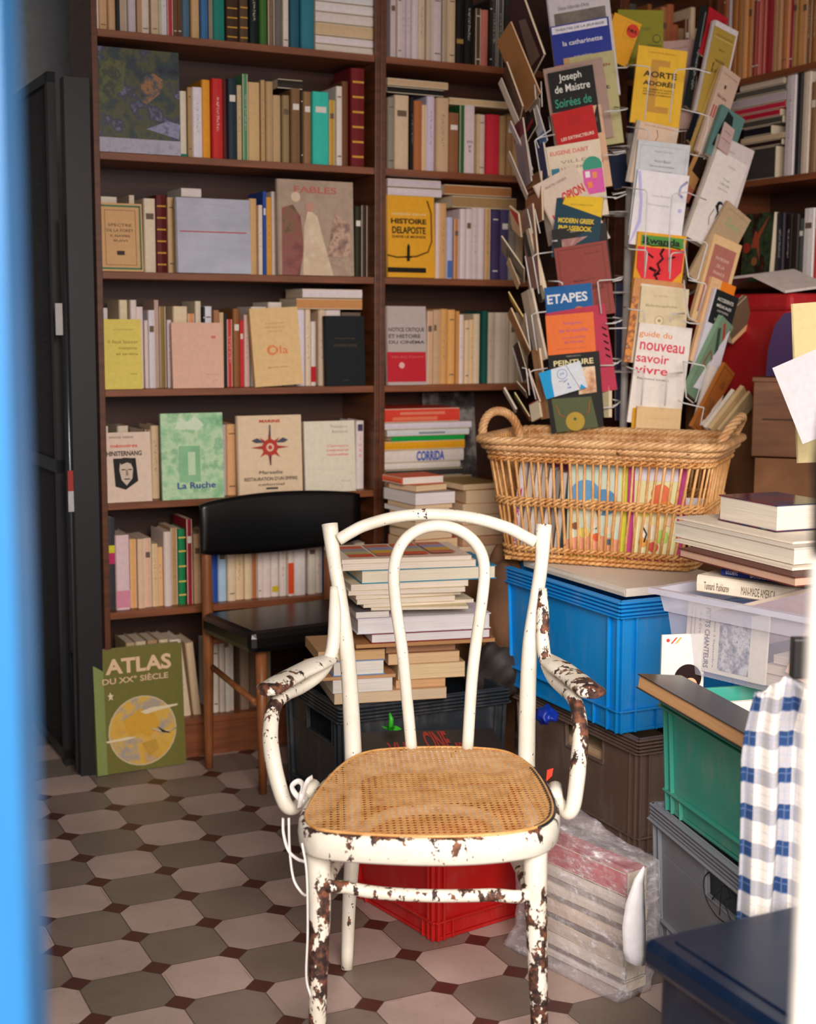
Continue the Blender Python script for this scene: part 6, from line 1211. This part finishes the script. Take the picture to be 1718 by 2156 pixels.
# checked cloth
def plaid():
    t = NT('blue_checked_cotton'); co = t.coord(); sp_ = t.n('ShaderNodeSeparateXYZ'); t.l(co, sp_.inputs[0])
    def st_(v, P, wd, ph=0): return t.math('LESS_THAN', t.math('FRACT', t.math('ADD', t.math('DIVIDE', v, P), ph)), wd)
    a = st_(sp_.outputs[0], .062, .42); b = st_(sp_.outputs[2], .062, .42)
    a2 = st_(sp_.outputs[0], .0155, .12); b2 = st_(sp_.outputs[2], .0155, .12)
    s_ = t.math('MULTIPLY', t.math('ADD', a, b), .5)
    c = t.mix(s_, rgb('ece6de'), rgb('163c6e')); c = t.mix(t.math('MULTIPLY', t.math('MAXIMUM', a2, b2), .35), c, rgb('8a9cc8'))
    n = t.noise(co, 400, 2); t.base(t.mix(1.0, c, t.ramp(n, [(.3, .85), (.6, 1.0)]), 'MULTIPLY')); t.rough(.85); return t.m
cY_ = 2.2; ct = atY(1645, 1415, cY_); cbm = atY(1640, 1925, cY_)
m = MB(); nx, nz = 30, 40; W0 = .125; H0 = ct.z-cbm.z+.14; vs = []
for i in range(nx+1):
    for k in range(nz+1):
        u = i/nx; v = k/nz; wd = W0*(.66+.34*min(1, v*4)**.6)*(1+.04*math.sin(5*v)); x = (u-.5)*wd+.012*math.sin(3*v); y = .016*math.sin(u*13+v*1.6)*min(1, .3+v*2)+.006*math.sin(u*29+1)
        z = -H0*v - (.10*abs(u-.5)**1.5 if v < .02 else .03*abs(u-.5)*(1-v))
        vs.append((x, y-.03*(1-min(1, v*6)), z))
m.add(vs, [(i*(nz+1)+k, (i+1)*(nz+1)+k, (i+1)*(nz+1)+k+1, i*(nz+1)+k+1) for i in range(nx) for k in range(nz)], True)
o = m.build('checked_cloth', plaid()); o.location = ct; sd_ = o.modifiers.new('thickness', 'SOLIDIFY'); sd_.thickness = .002
tag(o, 'blue and white checked cloth hanging at the right in front of the crates', 'cloth')
o = MB().box((-.02, -.012, -.03), (.03, .012, .035)).build('black_clip', mplain('141414', .4), None, None, .003); o.location = atY(1692, 1388, 2.18); tag(o, 'small black clip at the top of the checked cloth', 'clip')
# white post with a black cap, very near the camera
pp_ = atY(1701, 1400, 1.0); ptop = atY(1700, 1155, 1.0).z
po = empty('display_stand', Vector((pp_.x, 1.0, 0)), 'blurred white stand upright with a black cap at the right edge', 'stand')
mwp = mplain('dcd8d0', .4, name='white_enamel')
MB().tube([(.016, 0, .0), (.016, 0, ptop)], .017, 16).build('upright_tube', mwp, po)
MB().tube([(.018, 0, ptop-.005), (.018, 0, ptop+.06), (.018, 0, ptop+.1)], [.019, .021, .017], 16).build('black_cap', mplain('121214', .5), po)
MB().box((.034, -.01, 0), (.075, .012, .62)).build('blue_panel', MBLUE, po)
# plastic wrapped bundle of magazines
pw = math.radians(-52); B0_ = atZ(1108, 1992, 0)
wB, dB = .290, .062
cols = [('d0c8c4', .020), ('5a4c44', .006), ('d8d0c8', .030), ('c4b8ac', .030), ('6a5f5a', .008), ('d4c4b4', .034), ('7a706c', .008), ('d8d0c8', .030), ('8a8480', .008), ('cfc8c0', .026), ('b02c38', .050)]
z = .004
nm = ['lowest white', 'thin dark', 'white', 'beige', 'slim grey', 'cream', 'slim charcoal', 'pale', 'slim taupe', 'greyish white', 'topmost red']
for (c, t), n__ in zip(cols, nm):
    lie((B0_.x, B0_.y, z), pw+random.uniform(-.02, .02), wB, dB, t, c, f'{n__} magazine, {ORD[nm.index(n__)]} from the floor in the plastic-wrapped bundle', 'magazines in the wrapped bundle', 'spine', name='magazine', cat='magazine'); z += t+.0006
bm = bmesh.new(); bmesh.ops.create_cube(bm, size=1)
bmesh.ops.subdivide_edges(bm, edges=bm.edges, cuts=22, use_grid_fill=True)
rnd = random.Random(5); ws = [(Vector((rnd.uniform(-1, 1), rnd.uniform(-1, 1), rnd.uniform(-1, 1)))*rnd.uniform(30, 95), rnd.uniform(0, 6)) for _ in range(9)]
for v in bm.verts:
    p = Vector(((v.co.x+.5)*(wB+.036)-.018, (v.co.y+.5)*(dB+.036)-.018, (v.co.z+.5)*(z+.014)+.001))
    if p.z > z*.7: f = (p.z-z*.7)/(z*.3); p.z += f*.045*(1-p.x/wB)*(1 if p.x < wB*.5 else .6); p.y += .0
    if p.z < .05: p.y -= .02*(1-p.z/.05); p.x -= (.02 if p.x < .05 else 0)*(1-p.z/.05)
    n = Vector((v.co.x, v.co.y, v.co.z)).normalized(); s_ = sum(abs(math.sin(p.dot(a)+b)) for a, b in ws)/9-.6
    p += n*s_*.016; p.z = max(.001, p.z); v.co = p
me = bpy.data.meshes.new('plastic_wrap'); bm.to_mesh(me); bm.free(); me.materials.append(clear_mat('crinkled_plastic_film', 'e6e2e8', .46, .12, .006))
for p in me.polygons: p.use_smooth = True
o = bpy.data.objects.new('plastic_wrap', me); COL.objects.link(o); o.matrix_world = yawf((B0_.x, B0_.y, 0), pw); tag(o, 'crinkled transparent plastic film wrapped round the magazine bundle on the floor', 'plastic film')
# white paper sheet curled between bundle and grey crate
m = MB(); vs = []; Pq = [((1356, 1822), (1352, 1826)), ((1336, 1850), (1354, 1860)), ((1318, 1900), (1356, 1910)), ((1310, 1950), (1358, 1960)), ((1312, 2000), (1358, 2010)), ((1318, 2022), (1356, 2032))]
for k, (a, b) in enumerate(Pq):
    A_ = atY(*a, 2.615+.0*k); B_ = atY(*b, 2.64+.0*k)
    for j in range(5): q = A_.lerp(B_, j/4); q.y += -.012*math.sin(math.pi*j/4); vs.append(q)
o0 = vs[-1].copy(); vs = [v-o0 for v in vs]
m.add(vs, [(k*5+j, k*5+j+1, (k+1)*5+j+1, (k+1)*5+j) for k in range(5) for j in range(4)], True)
o = m.build('paper_sheet', mplain('eceaf0', .6)); o.location = o0; s__ = o.modifiers.new('thickness', 'SOLIDIFY'); s__.thickness = .002; tag(o, 'curled white paper sheet between the wrapped bundle and the grey crate', 'paper')
# ================================================================ RIGHT BACKGROUND
MCH = mwood('6a3c1c', '8f5a30', 'brown_oak_box', (3, 3, 26), .5)
cbx = yawf((1.04, 4.22, .001), math.radians(-18))
cbox(cbx, .30, .14, .955, MKR, 'tall brown cardboard box standing behind the basket at right')
r_ = empty('wooden_crate', cbx @ Matrix.Translation((-.012, -.01, .96)), 'brown wooden box on the cardboard box behind the basket handle', 'wooden box')
MB().box((0, 0, 0), (.32, .14, .225)).build('box_body', MCH, r_, None, .003)
MB().box((-.004, -.006, .222), (.324, .144, .236)).build('box_top', MCH, r_, None, .002)
MB().box((.03, -.004, .11), (.29, .0, .114)).build('front_groove', mplain('3a2010', .6), r_)
rbx = RF @ Matrix.Translation((.22, -.21, 0))
cbox(rbx @ Matrix.Translation((0, 0, .001)), .50, .19, 1.12, MKR, 'high cardboard box carrying the red box in front of the right-hand shelves')
cbx2 = rbx @ Matrix.Translation((0, 0, 1.123))
r_ = empty('red_storage_box', cbx2, 'large bright red box with rounded rim behind the book rack', 'box')
MRD2 = mplastic('a81820', 'matt_red_box', .5, .05, 1.2)
MB().box((0, 0, 0), (.50, .19, .29)).build('box_body', MRD2, r_, None, .02)
MB().box((-.01, -.01, .27), (.51, .20, .325)).build('rim', MRD2, r_, None, .015)
m = MB(); vs = []
for x, zz in ((.02, .332), (.14, .375), (.34, .385), (.50, .332)): vs += [(x, -.02, zz), (x+.01, .14, zz+.02)]
m.add(vs, [(0, 2, 3, 1), (2, 4, 5, 3), (4, 6, 7, 5)]); o = m.build('white_card', mplain('e8dcd8', .6)); o.matrix_world = cbx2
s__ = o.modifiers.new('thickness', 'SOLIDIFY'); s__.thickness = .008; tag(o, 'bent white card lying on the red box by the right-hand shelves', 'card')
def covr(bl, br, tl, Y, dr, du, t, hexc, label, deco=None, **k):
    P0_ = atY(*bl, Y); Xv = atY(*br, Y+dr)-P0_; Zv = atY(*tl, Y+du)-P0_; Zn = Zv.normalized(); Xn = (Xv-Zn*Xv.dot(Zn)).normalized()
    return book(frame(P0_, Xn, Zn.cross(Xn), Zn), Xv.length, Zv.length, t, hexc, label, None, deco=deco, g=1.2, **k)
m = MB(); m.prism([(0, 0), (.11, 0), (.115, .12), (.10, .17), (.075, .19), (.045, .185), (.02, .15), (.004, .08)], 0, .03)
o = m.build('round_topped_book', mcover('34104a', 1.0)); p0_ = atZ(1612, 792, 1.2); o.matrix_world = frame(p0_, vec(-.3), ZU, Vector((math.sin(-.3)*-1, math.cos(.3), 0))*1.0); tag(o, 'purple round-topped book with faint lettering before the red box', 'book')
covr((1676, 975), (1745, 985), (1664, 640), 3.6, -.03, .02, .02, 'e8d8a0', 'tall pale yellow book standing upright at the right edge', page='e0cc90')
covr((1690, 935), (1790, 915), (1626, 775), 3.3, -.06, .04, .012, 'ece8ee', 'white booklet with handwriting on its spine tilted at the right edge', deco=None, spine_deco=[('t', .5, .7, .9, .3, 'S\nP\nI\nC', '6a6474', 0, 3.14)])
cbox(yawf((1.09, 3.35, .001), math.radians(-20)), .34, .30, .87, MKR, 'brown cardboard box at the right edge carrying white booklets')
# right-hand bookcase rows
def rrow(sh, items, name, off_=(1460, 0), sc=3.477, ymid=None, setb=.02):
    for x0, x1, top, c, *o in items:
        ym = off_[1]+(max(top, 0)+150)/sc
        a = bc(off_[0]+x0/sc, ym, setb, RF); b = bc(off_[0]+x1/sc, ym, setb, RF); z1 = bc(off_[0]+(x0+x1)/2/sc, off_[1]+top/sc, setb, RF).z
        spine(RF, a.x+.0004, b.x-.0004, SZ[sh]+.0005, max(.1, min(.34, z1-SZ[sh])), .16, c, name, setb+random.uniform(0, .008))
rrow(0, [(130, 175, -60, '8a4a2c'), (178, 230, -70, '9a5a34'), (240, 268, -90, 'd8ccd0'), (275, 312, -80, 'a86c3c'), (314, 350, -80, 'b07840'), (355, 385, -60, 'c88a50'), (387, 420, -60, 'c08450'), (424, 455, -90, '9a3a30'), (458, 488, -80, 'b84840'), (490, 520, -80, 'b04440'), (524, 575, -90, 'a03038'), (579, 608, -80, 'c08a58'), (610, 640, -80, 'b88454'), (644, 690, -90, 'b87850'), (693, 725, -90, 'b03038'), (728, 758, -80, 'b08048'), (760, 782, -80, 'a8783f'), (785, 820, -80, 'c8905c'), (824, 858, -80, '8a5a30'), (862, 900, -80, '9a683c'), (904, 950, -80, '8a5230')], 'top shelf of right-hand bookcase')
rrow(1, [(685, 752, 345, 'd0c8cc'), (756, 792, 420, '2a2826'), (796, 850, 520, 'cfbfae'), (856, 900, 600, '8a6a4c'), (905, 950, 560, 'b8a898')], 'second shelf of right-hand bookcase')
rrow(2, [(565, 600, 1560, '1c1a1e'), (603, 655, 1560, '26242c'), (662, 705, 1570, '201a18'), (708, 755, 1570, '2a201c'), (760, 798, 1600, '4a5048'), (803, 878, 1525, 'f0ecec'), (882, 910, 1525, 'c82430'), (915, 960, 1540, '8a6a50')], 'third shelf of right-hand bookcase')
def rflat(x0, x1, z, t, c, lab, setb=.02):
    a = bc(1460+x0/3.477, 260, setb, RF).x; b = bc(1460+x1/3.477, 260, setb, RF).x
    P = RF @ Vector((a, setb, 0)); lie((P.x, P.y, z), A-math.pi/2, b-a, .18, t, c, lab, 'books lying on the second right-hand shelf', 'spine')
z = SZ[1]+.001
for x0, x1, t, c, lab in ((330, 600, .105, '3c3a38', 'dark grey box file at the bottom of the right shelf pile'), (345, 640, .020, '2c1c1a', 'dark brown book on the grey box file'), (350, 660, .018, 'c8b090', 'cream book in the right-hand shelf pile'), (370, 560, .030, '1c1c22', 'black book in the right-hand shelf pile'), (300, 640, .024, '4a4642', 'charcoal book under the crimson one in the right shelf pile'), (250, 620, .022, 'b02038', 'crimson book, lower of two in the right shelf pile'), (240, 660, .022, 'c02c48', 'bright crimson book, upper of two in the right shelf pile'), (250, 665, .030, 'b8acb4', 'lilac grey book in the right-hand shelf pile'), (300, 660, .024, '5a5450', 'grey brown book high in the right shelf pile'), (330, 640, .018, 'c8b8a4', 'off-white book near the top of the right shelf pile'), (380, 600, .02, '8a8480', 'grey book topping the right-hand shelf pile')):
    rflat(x0, x1, z, t, c, lab); z += t+.0008
z = SZ[1]+.006
front(2, (1460, 0), 3.477, 345, 555, 1560, '242a20', 'dark flower-painted book cover facing out on the right-hand shelf', .02, .0, xb=1900, fr=RF, group='books on the right-hand shelves', matc=mpict(['14161a', '1e2a1c', '3a4a30', '1a1412', '6a3020', '2a3a2c'], 12, 5), deco=[('p', [(.3, .5), (.4, .75), (.5, .7), (.85, .95), (.55, .62), (.62, .3), (.5, .5)], 'a04830'), ('c', .45, .3, .1, '8a5a38'), ('c', .15, .5, .12, 'a03828')])
# spines filling the shelves glimpsed between the rack columns
pal = ['8a5a34', 'a8744c', '6a3c24', 'c09060', '5a3826', 'b08a64', 'c8a888', '7a2c28', '3c3028', '98785c', 'a86040', 'd0b898', '4a4a44', '2c3a58']
def fill(fr, x0, x1, sh, name, hmin=.19, hmax=.27, setb=.03):
    x = x0
    while x < x1-.012:
        t = random.uniform(.014, .040); t = min(t, x1-x)
        spine(fr, x, x+t-.0008, SZ[sh]+.0005, random.uniform(hmin, hmax), .15, random.choice(pal), name, setb+random.uniform(0, .01)); x += t
xs = bc(1062, 300, .03).x+.03
for sh, nm_ in ((0, 'top shelf behind the wire rack'), (1, 'second shelf behind the wire rack'), (2, 'third shelf behind the wire rack')):
    CNT.pop(nm_, None)
    fill(BF, max(xs+.16, bc(1270, 300, .03).x), tE-.02, sh, nm_)
    fill(BF, tE+.02, tC-.02, sh, nm_)
